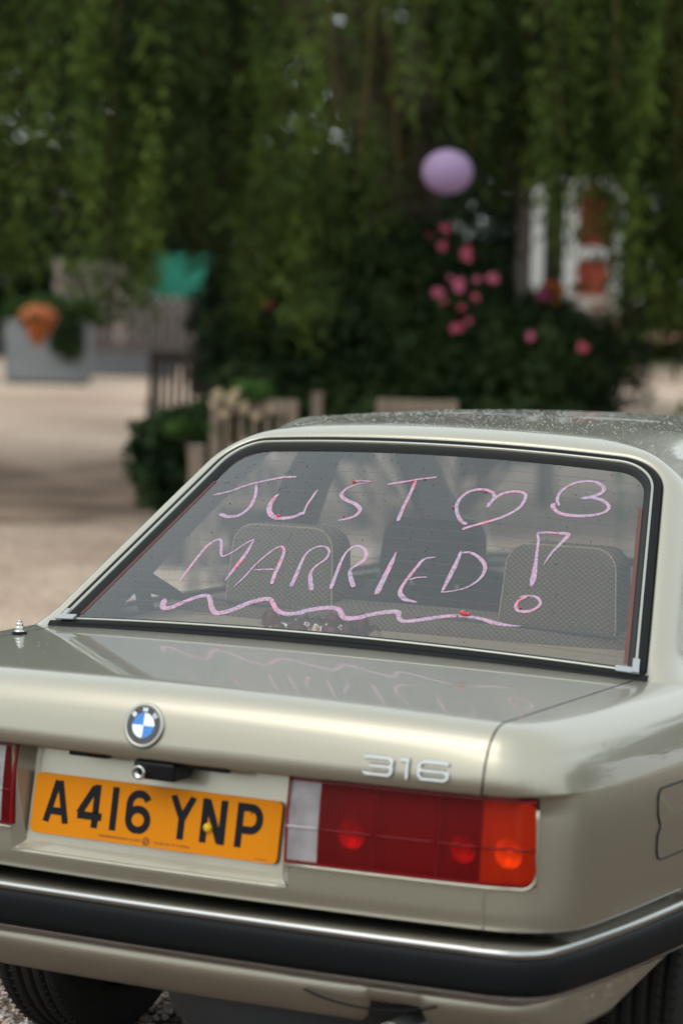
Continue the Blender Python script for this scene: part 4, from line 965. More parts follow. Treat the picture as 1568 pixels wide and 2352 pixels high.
# ---- willow
WC = ground_at(905, 25.0)
def willow():
    root = empty('willow_tree', WC, 'large weeping willow whose hanging curtain of narrow leaves fills the top of the view', 'tree')
    # trunk and limbs
    t = MB(); B = Vector((0, 0, 0))
    t.tube(catmull([B+Vector((0, 0, -.2)), B+Vector((.05, 0, 1.0)), Vector((-.05, .1, 2.2)), Vector((.1, 0, 3.0))], 5), [.42, .40, .38, .36, .35, .34, .33, .33, .33, .32, .32, .32, .34, .35, .34, .30], 14)
    t.build('trunk', M['bark'], root, True)
    limbs = []
    for a, r1, h in ((190, 2.5, 5.5), (250, 3.5, 6), (300, 3.5, 6.2), (340, 3, 6.5), (20, 3.5, 6), (80, 3, 6.5), (140, 3.3, 6), (225, 2, 7.5), (60, 1.5, 8)):
        d = GR*math.cos(rad(a))+GF*math.sin(rad(a)); P = catmull([Vector((0, 0, 2.4)), d*r1*.25+Vector((0, 0, 3.6)), d*r1*.65+Vector((0, 0, h*.85)), d*r1*1.3+Vector((0, 0, h))], 5)
        l_ = MB(); l_.tube(P, [.22-.17*k/(len(P)-1) for k in range(len(P))], 9); l_.build('limb', M['bark'], root, True); limbs.append(P)
    # strands
    def strands(n, ang_fn, rfn, botfn, name, m, leafstep, ls, lw):
        Cs, Us, Vs = [], [], []; tw = MB()
        for _ in range(n):
            a = ang_fn(); r_ = rfn(a); d = GR*math.cos(a)+GF*math.sin(a); base = d*r_
            top = 5.2+2.2*math.cos(min(1.4, r_/7.5))*random.uniform(.7, 1.3); bot = botfn(a, r_, base)
            if bot is None: continue
            L = top-bot; k = max(4, int(L/leafstep)); tt = RNG.random(k); nc = RNG.integers(3, 8); cc_ = RNG.random(nc)**.7; pk = RNG.random(k) < .62; tt = np.where(pk, np.clip(cc_[RNG.integers(0, nc, k)]+RNG.normal(0, .035, k), 0, 1), tt); sw = RNG.uniform(-.30, .30, 2); out = .35*(1-tt)**2
            dx = GR.x*math.cos(a)+GF.x*math.sin(a); dy = GR.y*math.cos(a)+GF.y*math.sin(a)
            ph = RNG.uniform(0, 6.3)
            x = base.x-dx*out+sw[0]*np.sin(tt*3+ph); y = base.y-dy*out+sw[1]*np.sin(tt*2.6+ph); z = top-L*tt
            C = np.stack([x, y, z], 1)+RNG.normal(0, 1, (k, 3))*np.where(pk, .042, .015)[:, None]*np.array([1, 1, .6]); th = RNG.uniform(0, 2*math.pi, k); dn = RNG.uniform(.1, 1.5, k)
            U = unit(np.stack([np.cos(th), np.sin(th), -dn], 1)); w = unit(np.cross(U, RNG.normal(0, 1, (k, 3))))
            # the crown is thin in front of the trunk: few leaves high up there
            pxx = state.get('px', 0)
            if (560 < pxx < 965) or (1150 < pxx < 1290):
                lim = WC.z+C[:, 2]; zz = 1.627+(700-(330 if pxx < 1000 else 210)+RNG.normal(0, 50, k))/F*state['e']; kp = (lim < zz) | (RNG.random(k) < .05)
                if kp.sum() < 2: continue
                C, U, w, k = C[kp], U[kp], w[kp], int(kp.sum())
            s = ls*RNG.uniform(.6, 1.25, k)[:, None]; Cs.append(C+U*s*.8); Us.append(U*s); Vs.append(w*s*lw)
            if random.random() < .14:
                i_ = np.linspace(0, 1, 7); P = [(base.x-dx*.35*(1-q)**2+sw[0]*math.sin(q*3+ph), base.y-dy*.35*(1-q)**2+sw[1]*math.sin(q*2.6+ph), top-L*q*.97) for q in i_]
                tw.tube(P, .0045, 3, False)
        o = quads_np(np.concatenate(Cs), np.concatenate(Us), np.concatenate(Vs), name, m, root); o['kind'] = 'stuff'; return tw
    # clumps: strands gather in bunches with gaps between
    cl = [(random.uniform(rad(180), rad(360)), random.uniform(5.0, 8.2)) for _ in range(135)]
    cl_all = [(random.uniform(0, 2*math.pi), random.uniform(4.5, 8.0)) for _ in range(170)]
    state = {}
    def pick(L):
        def f():
            c = random.choice(L); state['c'] = c; return c[0]+random.gauss(0, .024)
        return f
    def rr(a): return state['c'][1]+random.gauss(0, .16)
    def hsh(c): return (math.sin(c[0]*57.3+c[1]*13.7)*43758.5) % 1
    def bot(a, r_, base):
        # how low the bunch hangs, by where it hangs across the view
        w = base.dot(GR); z0 = WC.z; h = hsh(state['c'])
        p = WC+base; d = np.array([p.x, p.y, 0])-CAM; e = d@CF; px = 784+F*((d@CR)/e)
        if base.dot(GF) > 0: b = 2.2+h
        if base.dot(GF) > 0 and not (1150 < px < 1450): pass
        else:
            lowpx = float(np.interp(px, [-600, 0, 60, 150, 240, 330, 420, 520, 600, 700, 800, 900, 980, 1060, 1150, 1250, 1330, 1420, 1480, 1568, 2200], [800, 700, 610, 640, 730, 660, 520, 740, 690, 830, 620, 540, 350, 430, 540, 365, 395, 640, 790, 810, 800]))
            state['px'] = px; state['e'] = e
            if px < 350 and e > 19 and random.random() < .75: return None
            if px < 330 and random.random() < .25: return None
            if 835 < px < 965 and random.random() < .8: return None
            if 1130 < px < 1290 and h < .5: return None
            house = 1185 < px < 1425
            lowpx += ((h-.6)*190 if not house else (h-.6)*50+(170 if h > .6 else 0))+random.uniform(-90, 30)
            b = 1.627+(700+.0288*(px-784)-lowpx)/F*e-WC.z
        return max(b+0, .5)+random.random()**3*.7
    tw = strands(2700, pick(cl), rr, bot, 'leaf_curtain', M['willow'], .026, .052, .24)
    # long tails that hang below the rest
    tails = [(18, 700), (95, 650), (188, 700), (205, 725), (262, 640), (318, 740), (335, 765), (345, 700), (558, 770), (600, 720), (640, 700), (686, 815), (694, 790), (770, 640), (860, 560), (935, 300), (1030, 250), (1060, 330), (1240, 520), (1262, 620), (1335, 560), (1395, 620), (1430, 720), (1462, 690), (1520, 800), (1555, 780)]
    Cs, Us, Vs = [], [], []
    for px, py in tails:
        D = random.uniform(17.0, 18.2)
        for _ in range(7):
            q = at(px+random.gauss(0, 9), py-abs(random.gauss(0, 45)), D+random.uniform(-.2, .2))-WC; L = random.uniform(1.4, 2.6); k = int(L/.028); t = RNG.random(k)**.8; ph = RNG.uniform(0, 6)
            C = np.stack([q.x+.06*np.sin(t*5+ph), q.y+.06*np.sin(t*4+ph), q.z+L*t], 1)+RNG.normal(0, .028, (k, 3)); th = RNG.uniform(0, 6.3, k); U = unit(np.stack([np.cos(th), np.sin(th), -RNG.uniform(.3, 1.8, k)], 1)); w = unit(np.cross(U, RNG.normal(0, 1, (k, 3)))); s = .048*RNG.uniform(.6, 1.2, k)[:, None]
            Cs.append(C+U*s*.8); Us.append(U*s); Vs.append(w*s*.24)
    quads_np(np.concatenate(Cs), np.concatenate(Us), np.concatenate(Vs), 'hanging_tails', M['willowlight'], root, 'stuff')
    tw.build('hanging_twig', M['twig'], root)['kind'] = 'stuff'
    def inner_bot(a, r_, base):
        p = WC+base; d = np.array([p.x, p.y, 0])-CAM; e = d@CF; px = 784+F*((d@CR)/e); b_ = 1.9+1.6*hsh(state['c'])+random.random()
        state['px'] = px; state['e'] = e
        if px < 520 and random.random() < .7: return None
        if 560 < px < 960 and random.random() < .88: return None
        if 1170 < px < 1440: b_ = 1.627+(700-365+random.uniform(-30, 20))/F*e-WC.z
        return b_ if b_ < 5.5 else None
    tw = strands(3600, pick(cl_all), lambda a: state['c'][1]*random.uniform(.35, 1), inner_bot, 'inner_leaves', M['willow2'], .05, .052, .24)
    # crown roof
    n = 16000; u = RNG.normal(0, 1, (n, 3)); u[:, 2] = np.abs(u[:, 2]); u = unit(u); rr_ = RNG.uniform(.55, 1, n)**.5
    C = u*rr_[:, None]*np.array([5.2, 5.2, 4.6])+np.array([0, 0, 4.9]); U = unit(RNG.normal(0, 1, (n, 3))+np.array([0, 0, -1])); w = unit(np.cross(U, RNG.normal(0, 1, (n, 3))))
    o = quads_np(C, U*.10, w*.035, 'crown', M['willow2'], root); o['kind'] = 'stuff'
willow()
# ---- dark flowering bush with pink roses
def leafball(parent, name, m, blobs, n, s, w, up=.0, shell=.5):
    Cs = []
    vol = [b[3]*b[4]*b[5] for b in blobs]; tot = sum(vol)
    for (x, y, z, rx, ry, rz), v in zip(blobs, vol):
        k = int(n*v/tot); u = unit(RNG.normal(0, 1, (k, 3))); r_ = (shell+(1-shell)*RNG.random(k))*(1+.14*np.sin(u[:, 0]*7+x*5)+.10*np.sin(u[:, 2]*9+y*3)); Cs.append(u*r_[:, None]*np.array([rx, ry, rz])+np.array([x, y, z]))
    C = np.concatenate(Cs); C = C[C[:, 2] > .02]; k = len(C)
    U = unit(RNG.normal(0, 1, (k, 3))+np.array([0, 0, up])); W_ = unit(np.cross(U, RNG.normal(0, 1, (k, 3)))); s_ = s*RNG.uniform(.6, 1.3, k)[:, None]
    return quads_np(C, U*s_, W_*s_*w, name, m, parent, 'stuff')
def local(root, px, py, D):
    p = at(px, py, D)-root.location; return p
def bush(name, label, cat, px, D, blobs_px, m, n, s=.035, w=.5, stems=True, group=None):
    """blobs_px: (px, py, half-width px, half-height px, depth m)"""
    g = ground_at(px, D); root = empty(name, g, label, cat, group); k = F/D; bl_ = []
    for x, y, hw, hh, dp in blobs_px:
        q = local(root, x, y, D+random.uniform(-.2, .2)); bl_.append((q.x, q.y, q.z, hw/k, dp, hh/k))
    leafball(root, 'foliage', m, bl_, n, s, w)
    if stems:
        t = MB()
        for b in bl_:
            for _ in range(2): t.tube([(b[0]*.3+random.uniform(-.1, .1), b[1]*.3+random.uniform(-.1, .1), 0), (b[0]*.7, b[1]*.7, b[2]*.5), (b[0], b[1], b[2])], [.02, .015, .008], 5)
        t.build('stems', M['bark'], root)['kind'] = 'stuff'
    return root, bl_
rb, _ = bush('rose_bush', 'big dark green rose bush with pink blooms in the middle behind the car roof', 'bush', 920, 19.0,
   [(620, 800, 120, 160, .8), (720, 700, 130, 200, .9), (860, 760, 170, 230, 1.0), (1000, 800, 190, 230, 1.1), (1150, 850, 170, 180, 1.0), (1270, 860, 130, 150, .8), (700, 900, 200, 120, .9), (1000, 950, 330, 150, 1.1), (1275, 940, 95, 110, .7), (940, 620, 90, 120, .6), (1060, 660, 90, 120, .6)], M['bushleaf'], 60000, .045, .55)
def flower(root, px, py, D, s, m, name='rose'):
    b = MB(); c = local(root, px, py, D); s *= .80; sq = random.uniform(.65, 1.1); tl = random.uniform(-.6, .6)
    for ring, (k, r_, t) in enumerate(((6, 1.0, .35), (5, .7, .8), (4, .4, 1.2))):
        for i in range(k):
            a = 2*math.pi*(i+.5*ring)/k+random.uniform(-.2, .2); d = Vector((math.cos(a)+tl*math.sin(a)*.3, 0, math.sin(a)*sq))*random.uniform(.75, 1.15); e = d.cross(Vector((0, 1, 0)))
            # faces roughly towards the open side of the bush
            f = Vector((.3, -1, .25)).normalized()*s*.4*t; b.add([c+f*.3, c+(d*.6+e*.45)*s*r_+f, c+d*s*r_*1.05+f*.7, c+(d*.6-e*.45)*s*r_+f], [(0, 1, 2, 3)])
    b.lathe([(.001, -s*.2), (s*.28, -s*.1), (s*.25, .1*s), (.001, .2*s)], 8, tuple(c+Vector((.08, -.25, .06))*s), 'Y')
    return b.build(name, m, root)
M['rose'] = mat('rose_pink', (.30, .030, .065), .7, noise=(20, (.42, .08, .13), .6)); M['rosep'] = mat('rose_light', (.42, .09, .17), .7); M['rosed'] = mat('rose_deep', (.17, .008, .025), .7)
for x, y, s, k in ((1022, 525, 18, 'rose'), (1015, 565, 15, 'rose'), (985, 540, 11, 'rosed'), (1070, 582, 24, 'rose'), (1052, 655, 22, 'rosep'), (1035, 640, 12, 'rosep'), (1095, 642, 15, 'rosep'), (1132, 640, 20, 'rosep'), (1005, 672, 19, 'rosep'), (1018, 692, 12, 'rose'), (1060, 707, 13, 'rose'), (1092, 682, 14, 'rose'), (1048, 752, 21, 'rose'), (1074, 736, 12, 'rose'), (1216, 772, 14, 'rosep'), (1336, 800, 20, 'rose'), (612, 700, 20, 'rosed'), (575, 570, 8, 'rosed'), (726, 585, 9, 'rosed'), (700, 690, 8, 'rosed')):
    flower(rb, x, y, 17.9, s/F*17.9, M[k])
b2, _ = bush('flowering_shrub', 'shrub with magenta and orange flowers right of the roses, beside the white arch', 'shrub', 1260, 21,
   [(1265, 760, 60, 90, .4), (1240, 700, 35, 40, .3), (1225, 860, 120, 100, .5)], M['lowleaf'], 7000, .035, .5)
M['orangef'] = mat('orange_flower', (.55, .16, .015), .7); M['magf'] = mat('magenta_flower', (.48, .07, .22), .7)
for x, y, s, k in ((1262, 655, 24, 'orangef'), (1285, 665, 20, 'orangef'), (1275, 690, 18, 'orangef'), (1248, 680, 22, 'magf'), (1256, 700, 14, 'magf'), (1212, 693, 18, 'rosep'), (1390, 700, 14, 'orangef'), (1370, 705, 16, 'orangef')): flower(b2, x, y, 20.4, s/F*20.4, M[k], 'bloom')
# low planting at the left end of the seats
bush('low_shrub', 'dark low shrub growing in front of the slatted chair at the left', 'shrub', 400, 16.5, [(400, 985, 60, 45, .35), (360, 1040, 45, 70, .3), (440, 1010, 70, 80, .4), (400, 1100, 55, 90, .4), (480, 1120, 80, 90, .4), (560, 1140, 80, 80, .4), (355, 1000, 30, 40, .25)], M['bushleaf'], 15000, .035, .5)
g1, _ = bush('green_shoots', 'fresh green shoots growing among the pale bench slats', 'shrub', 560, 15.6, [(420, 985, 30, 22, .15), (580, 905, 45, 28, .2), (540, 930, 30, 40, .2), (520, 985, 26, 35, .2), (600, 990, 25, 25, .15)], M['lowleaf'], 2600, .028, .5)
M['straw'] = mat('pale_blossom', (.34, .26, .20), .8, noise=(8, (.26, .22, .11), .6))
for x, y, s in ((500, 905, 20), (530, 915, 24), (560, 935, 22), (490, 930, 16), (515, 950, 15), (590, 955, 20), (620, 940, 14), (545, 900, 13)): flower(g1, x, y, 15.3, s/F*15.3, M['straw'], 'pale_flower')
# ---- seats
def bench(name, label, px, topy, D, wpx, m, yaw=0, n=7, sf=.42, hseat=.45, cat='bench', group=None, armd=.5, lean=.12):
    g = ground_at(px, D); top = at(px, topy, D); H_ = top.z-g.z; w = wpx/F*D
    root = empty(name, g, label, cat, group, rz=AZ+yaw)
    def part(nm, *bx, mm=m):
        b = MB()
        for c, d in bx: b.box(c, d)
        o = b.build(nm, mm, root); bevel(o, .006); return o
    # local axes: x across, -y towards the camera; the back is on the -y side (seat faces away) 
    for s in (-1, 1): part('leg', ((s*(w/2-.03), 0, H_/2), (.06, .055, H_))); part('leg', ((s*(w/2-.03), armd, .32), (.06, .055, .64)))
    part('top_rail', ((0, -.002, H_-.045), (w-.125, .045, .085)))
    part('lower_rail', ((0, -.002, hseat+.04), (w-.125, .04, .06)))
    sl = None
    for k in range(n):
        x = -w/2+.06+(w-.12)*(k+.5)/n; b = MB(); b.box((0, 0, 0), (min(.06, (w-.12)/n*sf), .018, H_-hseat-.165)); o = b.build('slat', m, root) if sl is None else None
        if sl is None: sl = o
        else: o = sl.copy(); COL.objects.link(o); o.parent = root
        o.location = (x, 0, (H_-.09+hseat+.07)/2)
    for k in range(5): 
        b = MB(); b.box((0, armd*(k+.5)/5*.95, hseat), (w-.13, .07, .022)); b.build('seat_slat', m, root)
    for s in (-1, 1): part('armrest', ((s*(w/2-.03), armd/2-.02, .655), (.07, armd+.02, .03)))
    return root
bench('garden_bench', 'pale weathered bench under pink blossom left of centre, backrest towards the car', 578, 915, 15.5, 200, M['wood'], .05, 5, group='wooden benches')
bench('garden_bench', 'pale weathered bench mostly hidden behind the car roof in front of the roses', 950, 917, 15.9, 185, M['wood'], -.05, 7, group='wooden benches')
bench('slatted_chair', 'dark brown slatted chair leaning at the edge of the gravel, left of the bushes', 405, 808, 22, 140, M['woodd'], .1, 6, sf=.6, cat='chair')
def post(name, label, px, py0, D, wpx, m):
    g = ground_at(px, D); t = at(px, py0, D); b = MB(); w = wpx/F*D; b.box((0, 0, (t.z-g.z)/2), (w, w, t.z-g.z)); b.box((0, 0, t.z-g.z+.01), (w*1.15, w*1.15, .02)); o = b.build(name, m); o.location = g; o.rotation_euler.z = AZ; bevel(o, .008); tag(o, label, 'post'); return o
post('wooden_post', 'short pale wooden post between the two benches', 722, 908, 16.5, 24, M['wood'])
post('wooden_post', 'squat pale wooden post among the low shrubs beside the car roof', 448, 1030, 14.5, 34, M['wood'])
# ---- planter with cone
g = gpt(104, 884); D0 = float((np.array(g)-CAM)@CF); k0 = D0/F
pm = mat('zinc_planter', (.19, .205, .21), .6, noise=(3, (.12, .135, .14), .6)); pw, phh, pd = 188*k0, 140*k0, 150*k0
pr = empty('grey_planter', g, 'large square grey planter on the gravel at the far left', 'planter', rz=AZ)
b = MB(); 
for sx in (-1, 1): b.box((sx*(pw/2-.02), pd/2, phh/2+.04), (.04, pd, phh))
for sy in (0, 1): b.box((0, .02+sy*(pd-.04), phh/2+.04), (pw-.08, .04, phh))
o = b.build('box', pm, pr); bevel(o, .01)
b = MB(); b.box((0, pd/2, phh+.045), (pw+.05, pd+.05, .03)); 
b = MB(); b.box((0, pd/2, phh-.02), (pw-.09, pd-.09, .02)); b.build('soil', M['woodd'], pr)
for sx in (-1, 1):
    for sy in (0, 1): b = MB(); b.box((sx*(pw/2-.08), .06+sy*(pd-.14), .02), (.08, .08, .04)); b.build('foot', M['woodd'], pr)
leafball(pr, 'foliage', M['lowleaf'], [(x, pd/2+y, phh+z, .32, .3, .22) for x, y, z in ((-.4, 0, .12), (0, .1, .2), (.4, 0, .16), (-.1, -.2, .1))], 4000, .05, .4, .3)
leafball(pr, 'trailing_leaves', M['bushleaf'], [((150-104)*k0, -.08, phh-.12, .22, .12, .35), ((165-104)*k0, -.06, phh-.3, .15, .1, .2)], 1500, .05, .4, -.5)
# orange cone ornament
cone_p = at(88, 745, D0-1.6); kc = (D0-1.6)/F; om = mat('burnt_orange', (.30, .075, .006), .7, noise=(6, (.21, .05, .006), .5))
b = MB(); b.lathe([(.004, -52*kc), (9*kc, -48*kc), (44*kc, 10*kc), (46*kc, 19*kc), (42*kc, 28*kc), (25*kc, 40*kc), (10*kc, 47*kc), (.004, 49*kc)], 28); o = empty('orange_lantern', cone_p, 'orange cone shaped paper lantern hanging in front of the grey planter', 'lantern'); b.build('shade', om, o, True)
b = MB(); b.tube([(0, 0, 49*kc), (0, 0, 2.6)], .004, 5); b.build('cord', M['black'], o)
b = MB(); b.lathe([(.010, 47*kc), (.016, 49*kc), (.010, 52*kc)], 12); b.build('cap', M['black'], o)
# lilac paper lantern
lp = at(1027, 395, 16.5); kl = 16.5/F; o = empty('lilac_lantern', lp, 'round lilac paper lantern hanging from the willow', 'lantern')
lm = mat('lilac_paper', (.36, .26, .41), .8); ln = lm.node_tree.nodes; ll = lm.node_tree.links
tr = ln.new('ShaderNodeBsdfTranslucent'); tr.inputs[0].default_value = (.42, .30, .47, 1); mx = ln.new('ShaderNodeMixShader'); mx.inputs[0].default_value = .45; ll.new(ln['Principled BSDF'].outputs[0], mx.inputs[1]); ll.new(tr.outputs[0], mx.inputs[2]); ll.new(mx.outputs[0], ln['Material Output'].inputs[0])
P = []
for i in range(45):
    ph = -math.pi/2+.14+(math.pi-.28)*i/44; rr = (1 if i % 2 else .985); P.append((58.5*kl*math.cos(ph)*rr, 51*kl*math.sin(ph)))
b = MB(); b.lathe(P, 40); b.build('paper_shade', lm, o, True)
b = MB(); b.lathe([(9*kl, 53*kl), (8*kl, 54.5*kl), (7*kl, 53*kl)], 20); b.build('wire_ring', M['black'], o)
b = MB(); b.tube([(0, 0, 53*kl), (0, 0, 2.9)], .003, 5); b.build('cord', M['black'], o)
# ---- grey kerb wall, timber fence and green panel at the left
fm = mat('weathered_fence', (.12, .10, .09), .85, noise=(4, (.08, .065, .06), .6), bump=(20, .5)); fm2 = mat('pale_fence', (.24, .19, .17), .85, noise=(4, (.17, .135, .12), .6), bump=(20, .5)); dkm = mat('gravel_board', (.06, .05, .042), .9)
sm = mat('blue_grey_stone', (.12, .125, .14), .8, noise=(2, (.08, .085, .09), .6))
g = gpt(270, 864); D1 = float((np.array(g)-CAM)@CF); k1 = D1/F
b = MB(); b.box((0, 0, 24*k1), (270*k1, .35, 48*k1)); b.box((0, 0, 49*k1), (274*k1, .40, .04)); o = b.build('stone_trough', sm); o.location = g; o.rotation_euler.z = AZ; bevel(o, .02); tag(o, 'low blue grey stone edging running from the planter behind the dark chair', 'edging')
D2 = D1+2.5; k2 = D2/F
def fence(px0, px1, ytop, ybot, label, mts, plank_px, root_name='timber_fence'):
    r0 = at((px0+px1)/2, ybot, D2); gz = terrain(r0.x, r0.y); root = empty(root_name, (r0.x, r0.y, gz), label, 'fence', rz=AZ); ztop = at((px0+px1)/2, ytop, D2).z-gz; zb = r0.z-gz
    n = int((px1-px0)/plank_px)
    for k in range(n):
        b = MB(); hgt = ztop-.02; b.box((0, 0, hgt/2+.02), (plank_px*k2*.80, .022, hgt-.02)); o = b.build('plank', random.choice(mts), root); o.location = (((k+.5)/n-.5)*(px1-px0)*k2, random.uniform(-.008, .008), 0)
    for z in (.35*ztop, .8*ztop): b = MB(); b.box((0, .04, z), ((px1-px0)*k2, .05, .08)); b.build('rail', mts[0], root)
    b = MB(); b.box((0, -.03, max(.1, zb)), ((px1-px0)*k2, .03, 26*k2)); b.build('gravel_board', dkm, root)
    return root
fence(120, 345, 600, 800, 'grey brown vertical board fence behind the planter and willow strands', [fm, fm, fm2], 27)
D2 += .05; fence(345, 600, 682, 800, 'paler vertical board fence below the green panel', [fm2, fm], 24)
gm = mat('green_board', (.0, .17, .105), .55, noise=(2, (.005, .12, .08), .5)); r0 = at(440, 635, D2+.4); b = MB(); b.box((0, 0, 0), (180*k2, .04, 100*k2)); root = empty('sign_board', r0, 'bright turquoise green board standing above the pale fence', 'board', rz=AZ); b.build('green_face', gm, root)
b = MB(); b.box((0, -.03, -53*k2), (190*k2, .06, 9*k2)); b.build('trim', mat('pale_trim', (.35, .42, .42), .6), root)
for sx in (-1, 1): b = MB(); b.box((sx*80*k2, .05, -1.3), (.08, .08, 2.4)); b.build('post', M['woodd'], root)
# ---- white house with red boards and arched opening
D3 = 33; k3 = D3/F; g = ground_at(1320, D3); hz = lambda y: at(1320, y, D3).z-g.z
wm = mat('white_render', (.74, .75, .74), .8, noise=(3, (.62, .63, .62), .5)); rm = mat('red_paint', (.26, .025, .015), .6, noise=(5, (.20, .03, .015), .5)); rm2 = mat('brick_red', (.33, .065, .035), .8)
hs = empty('garden_summerhouse', g, 'white framed summerhouse with dark red door seen through the willow at the right', 'summerhouse', rz=AZ)
def hp(nm, m, x0, x1, y0, y1, dy=0, th=.06):
    """rectangle in picture units about x = 1320 on the front wall"""
    z0, z1 = hz(y1), hz(y0); b = MB(); b.box(((x0+x1)/2*k3-1320*k3, dy, (z0+z1)/2), ((x1-x0)*k3, th, z1-z0)); o = b.build(nm, m, hs); return o
base_y = 1176-(F*(g.z-CAM[2])/D3) ; 
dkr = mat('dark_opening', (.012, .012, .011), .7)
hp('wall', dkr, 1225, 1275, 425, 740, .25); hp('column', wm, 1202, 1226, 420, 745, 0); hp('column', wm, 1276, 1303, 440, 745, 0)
b = MB(); A = arc(1338, 465, 52, 55, 0, 180, 16)
V, Fc = ribbon_poly(A, 26); V3 = []
for dy in (-.05, .05): V3 += [((v.x-1320)*k3, dy, hz(465-(v.y-465))) for v in V]
n_ = len(V); b.add(V3, list(Fc)+[tuple(i+n_ for i in f)[::-1] for f in Fc]+[(i, i+1, n_+i+1, n_+i) for i in range(n_//2-1)]+[(n_//2+i, n_//2+i+1, n_+n_//2+i+1, n_+n_//2+i) for i in range(n_//2-1)]); b.build('arch', wm, hs)
hp('door', rm, 1303, 1380, 430, 568, .06); hp('door_rail', wm, 1303, 1388, 568, 594, .0); hp('door_panel', rm2, 1303, 1376, 596, 680, .05); hp('column', wm, 1380, 1408, 445, 600, -.01); hp('column', wm, 1376, 1400, 600, 745, -.01)
hp('sill', mat('pale_stone', (.48, .43, .38), .8), 1290, 1400, 680, 712, -.05, .16); hp('step', M['wood'], 1290, 1400, 712, 745, -.1, .3)
hp('window_frame', wm, 1215, 1290, 408, 424, 0); hp('window_frame', wm, 1492, 1550, 405, 445, .1)
b = MB(); b.box((.0, 1.0, hz(385)), (330*k3, 2.2, .12)); b.build('roof', M['woodd'], hs)
for sx in (-1, 1): b = MB(); b.box((sx*120*k3, 1.2, hz(560)), (.08, 1.8, hz(390)-hz(745))); b.build('side_wall', M['woodd'], hs)
# ---- hedges, far trees, verge
def hedge(name, label, x0, x1, D, ytop, m, n, depth=.6, cat='hedge', s=.06):
    g = ground_at((x0+x1)/2, D); root = empty(name, g, label, cat); k = D/F; nb = max(3, int((x1-x0)*k/.9)); bl_ = []
    for i in range(nb):
        px = x0+(x1-x0)*(i+.5)/nb; q = local(root, px, ytop+random.uniform(-15, 25), D); hgt = q.z/2; bl_.append((q.x, q.y, hgt, (x1-x0)*k/nb*.75, depth, hgt*1.08))
    leafball(root, 'foliage', m, bl_, n, s, .5, shell=.6); return root
hedge('clipped_hedge', 'yellow green hedge below the willow at the right edge', 1330, 1900, 53, 690, M['hedge'], 30000, .9, s=.10)
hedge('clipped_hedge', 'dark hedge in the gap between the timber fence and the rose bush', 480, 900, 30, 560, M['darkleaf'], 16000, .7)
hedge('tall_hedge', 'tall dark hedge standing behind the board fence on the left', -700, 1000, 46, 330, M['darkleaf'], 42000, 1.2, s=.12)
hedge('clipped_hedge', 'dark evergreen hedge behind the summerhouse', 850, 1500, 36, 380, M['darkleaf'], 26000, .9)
def tree(px, D, H_, R_, label, m=None, n=9000, s=.16, group='trees around the courtyard', pos=None):
    g = pos if pos is not None else ground_at(px, D); root = empty('broadleaf_tree', g, label, 'tree', group); t = MB(); t.tube([(0, 0, -.2), (.1, 0, H_*.25), (0, .1, H_*.5), (.1, .0, H_*.8)], [.28, .22, .16, .05], 10)
    for k in range(6): a = k*1.05; t.tube([(0, 0, H_*(.28+.05*k)), (R_*.4*math.cos(a), R_*.4*math.sin(a), H_*(.45+.05*k)), (R_*.75*math.cos(a), R_*.75*math.sin(a), H_*(.55+.05*k))], [.10, .06, .02], 6)
    t.build('trunk', M['bark'], root, True); bl_ = []
    for k in range(13): a = random.uniform(0, 6.3); q = random.uniform(.2, .72)*R_; bl_.append((q*math.cos(a), q*math.sin(a), H_*random.uniform(.3, .85), R_*random.uniform(.3, .48), R_*random.uniform(.3, .48), H_*random.uniform(.12, .2)))
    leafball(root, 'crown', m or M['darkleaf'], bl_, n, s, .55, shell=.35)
for px, D, H_, R_ in ((-500, 52, 11, 5.5), (-50, 50, 12, 5.5), (380, 54, 13, 6), (800, 50, 12, 5.5), (1180, 56, 13, 6), (1560, 52, 12, 5.5), (2000, 50, 12, 5.5), (2500, 46, 11, 5.5), (3100, 42, 11, 5), (-1100, 50, 11, 5.5), (-1900, 46, 11, 5.5), (-2900, 42, 11, 5.5)):
    tree(px, D, H_, R_, 'tall dark broadleaf tree beyond the willow, '+{-500: 'outside the left edge', -50: 'behind the grey planter', 380: 'behind the green board', 800: 'behind the willow trunk', 1180: 'left of the summerhouse', 1560: 'right of the summerhouse', 2000: 'past the right edge of the view', 2500: 'second past the right edge', 3100: 'furthest to the right', -1100: 'second outside the left edge', -1900: 'third outside the left edge', -2900: 'furthest to the left'}[px], n=11000)
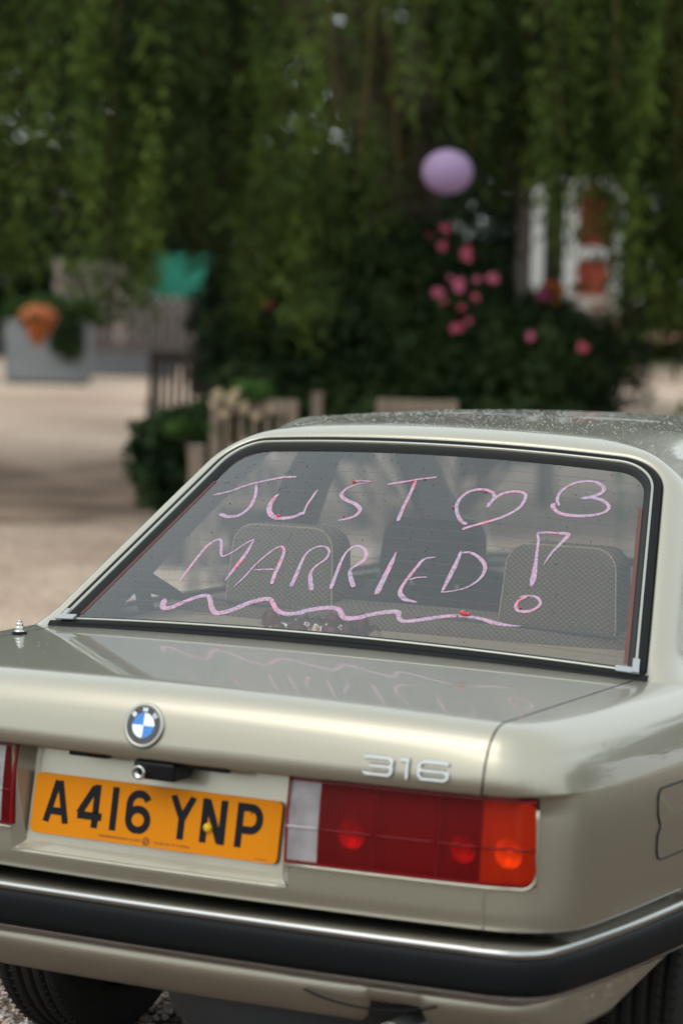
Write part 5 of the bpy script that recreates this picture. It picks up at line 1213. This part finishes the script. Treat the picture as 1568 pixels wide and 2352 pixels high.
# trees that the car's right flank mirrors, and low ones far behind the camera
for x, y, H_, R_ in ((14, 16, 8, 4.2), (19, 12, 8, 4), (9.5, 21, 8, 4), (24, 22, 9, 5)):
    tree(0, 0, H_, R_, 'dark tree right of the courtyard, '+{14: 'nearest the car', 19: 'furthest to the right', 9.5: 'nearest the summerhouse', 24: 'furthest back'}[x], n=9000, pos=Vector((x, y, terrain(x, y))), s=.14)
for x, y, H_, R_ in ((-30, -28, 7, 4), (-18, -36, 7, 4), (-4, -40, 7, 4), (10, -38, 7, 4), (-40, -12, 8, 4), (26, -20, 7, 4)):
    tree(0, 0, H_, R_, 'tree behind the camera across the courtyard, '+{-30: 'at the far left corner', -18: 'left of the middle pair', -4: 'directly behind the car', 10: 'right of the middle', -40: 'out to the left side', 26: 'out to the right side'}[x], n=5000, pos=Vector((x, y, 0)), s=.2)
# grass verge and brick edging at the right
vg = blob_sheet('grass_verge', [(1330, 842), (1700, 850), (2300, 870), (2600, 800), (1900, 775), (1300, 775)], mat('verge_grass', (.05, .085, .02), .9, noise=(1.5, (.10, .12, .03), .5), bump=(30, 1)), .03); tag(vg, kind='structure')
bp = gpt(1400, 858); bq = gpt(1900, 872); bmn = mat('pink_brick', (.40, .22, .18), .85, noise=(20, (.30, .16, .13), .6)); root = empty('brick_edging', bp, 'low line of pink bricks edging the far gravel at the right', 'edging')
n = 24; first = None
for k in range(n):
    q = bp.lerp(bq, k/n)-bp; b = None
    if first is None: b = MB(); b.box((0, 0, .05), (.20, .10, .10)); o = first = b.build('brick', bmn, root); bevel(o, .008)
    else: o = first.copy(); COL.objects.link(o); o.parent = root
    sc_ = (bq-bp).length/n*.93; o.scale = (sc_/.20, 2.2, random.uniform(.9, 1.15)); o.location = (q.x, q.y, terrain(bp.x+q.x, bp.y+q.y)); o.rotation_euler.z = math.atan2((bq-bp).y, (bq-bp).x)
# sprouts in front of the far gravel at the right
for i_, (x, y) in enumerate(((1478, 925), (1548, 915), (1420, 950))):
    g = ground_at(x, 15.5); root = empty('sprouting_plant', g, ['leafy sprout just above the car roof, middle one of three', 'rightmost leafy sprout at the picture edge above the roof', 'leftmost leafy sprout beside the rose bush above the roof'][i_], 'plant'); tp = at(x, y, 15.5); hh = tp.z-g.z; nb = 26; mb = MB()
    for k in range(nb):
        a = random.uniform(0, 6.3); z = hh*random.uniform(.25, 1); l_ = .09; d = Vector((math.cos(a), math.sin(a), 1.4)).normalized(); e = Vector((-math.sin(a), math.cos(a), 0))*.022; c = Vector((0, 0, z*.93)); mb.add([c, c+d*l_*.5+e, c+d*l_, c+d*l_*.5-e], [(0, 1, 2, 3)])
    mb.build('leaves', M['lowleaf'], root)['kind'] = 'stuff'; t = MB(); t.tube([(0, 0, 0), (.01, 0, hh)], [.008, .004], 5); t.build('stem', M['lowleaf'], root)
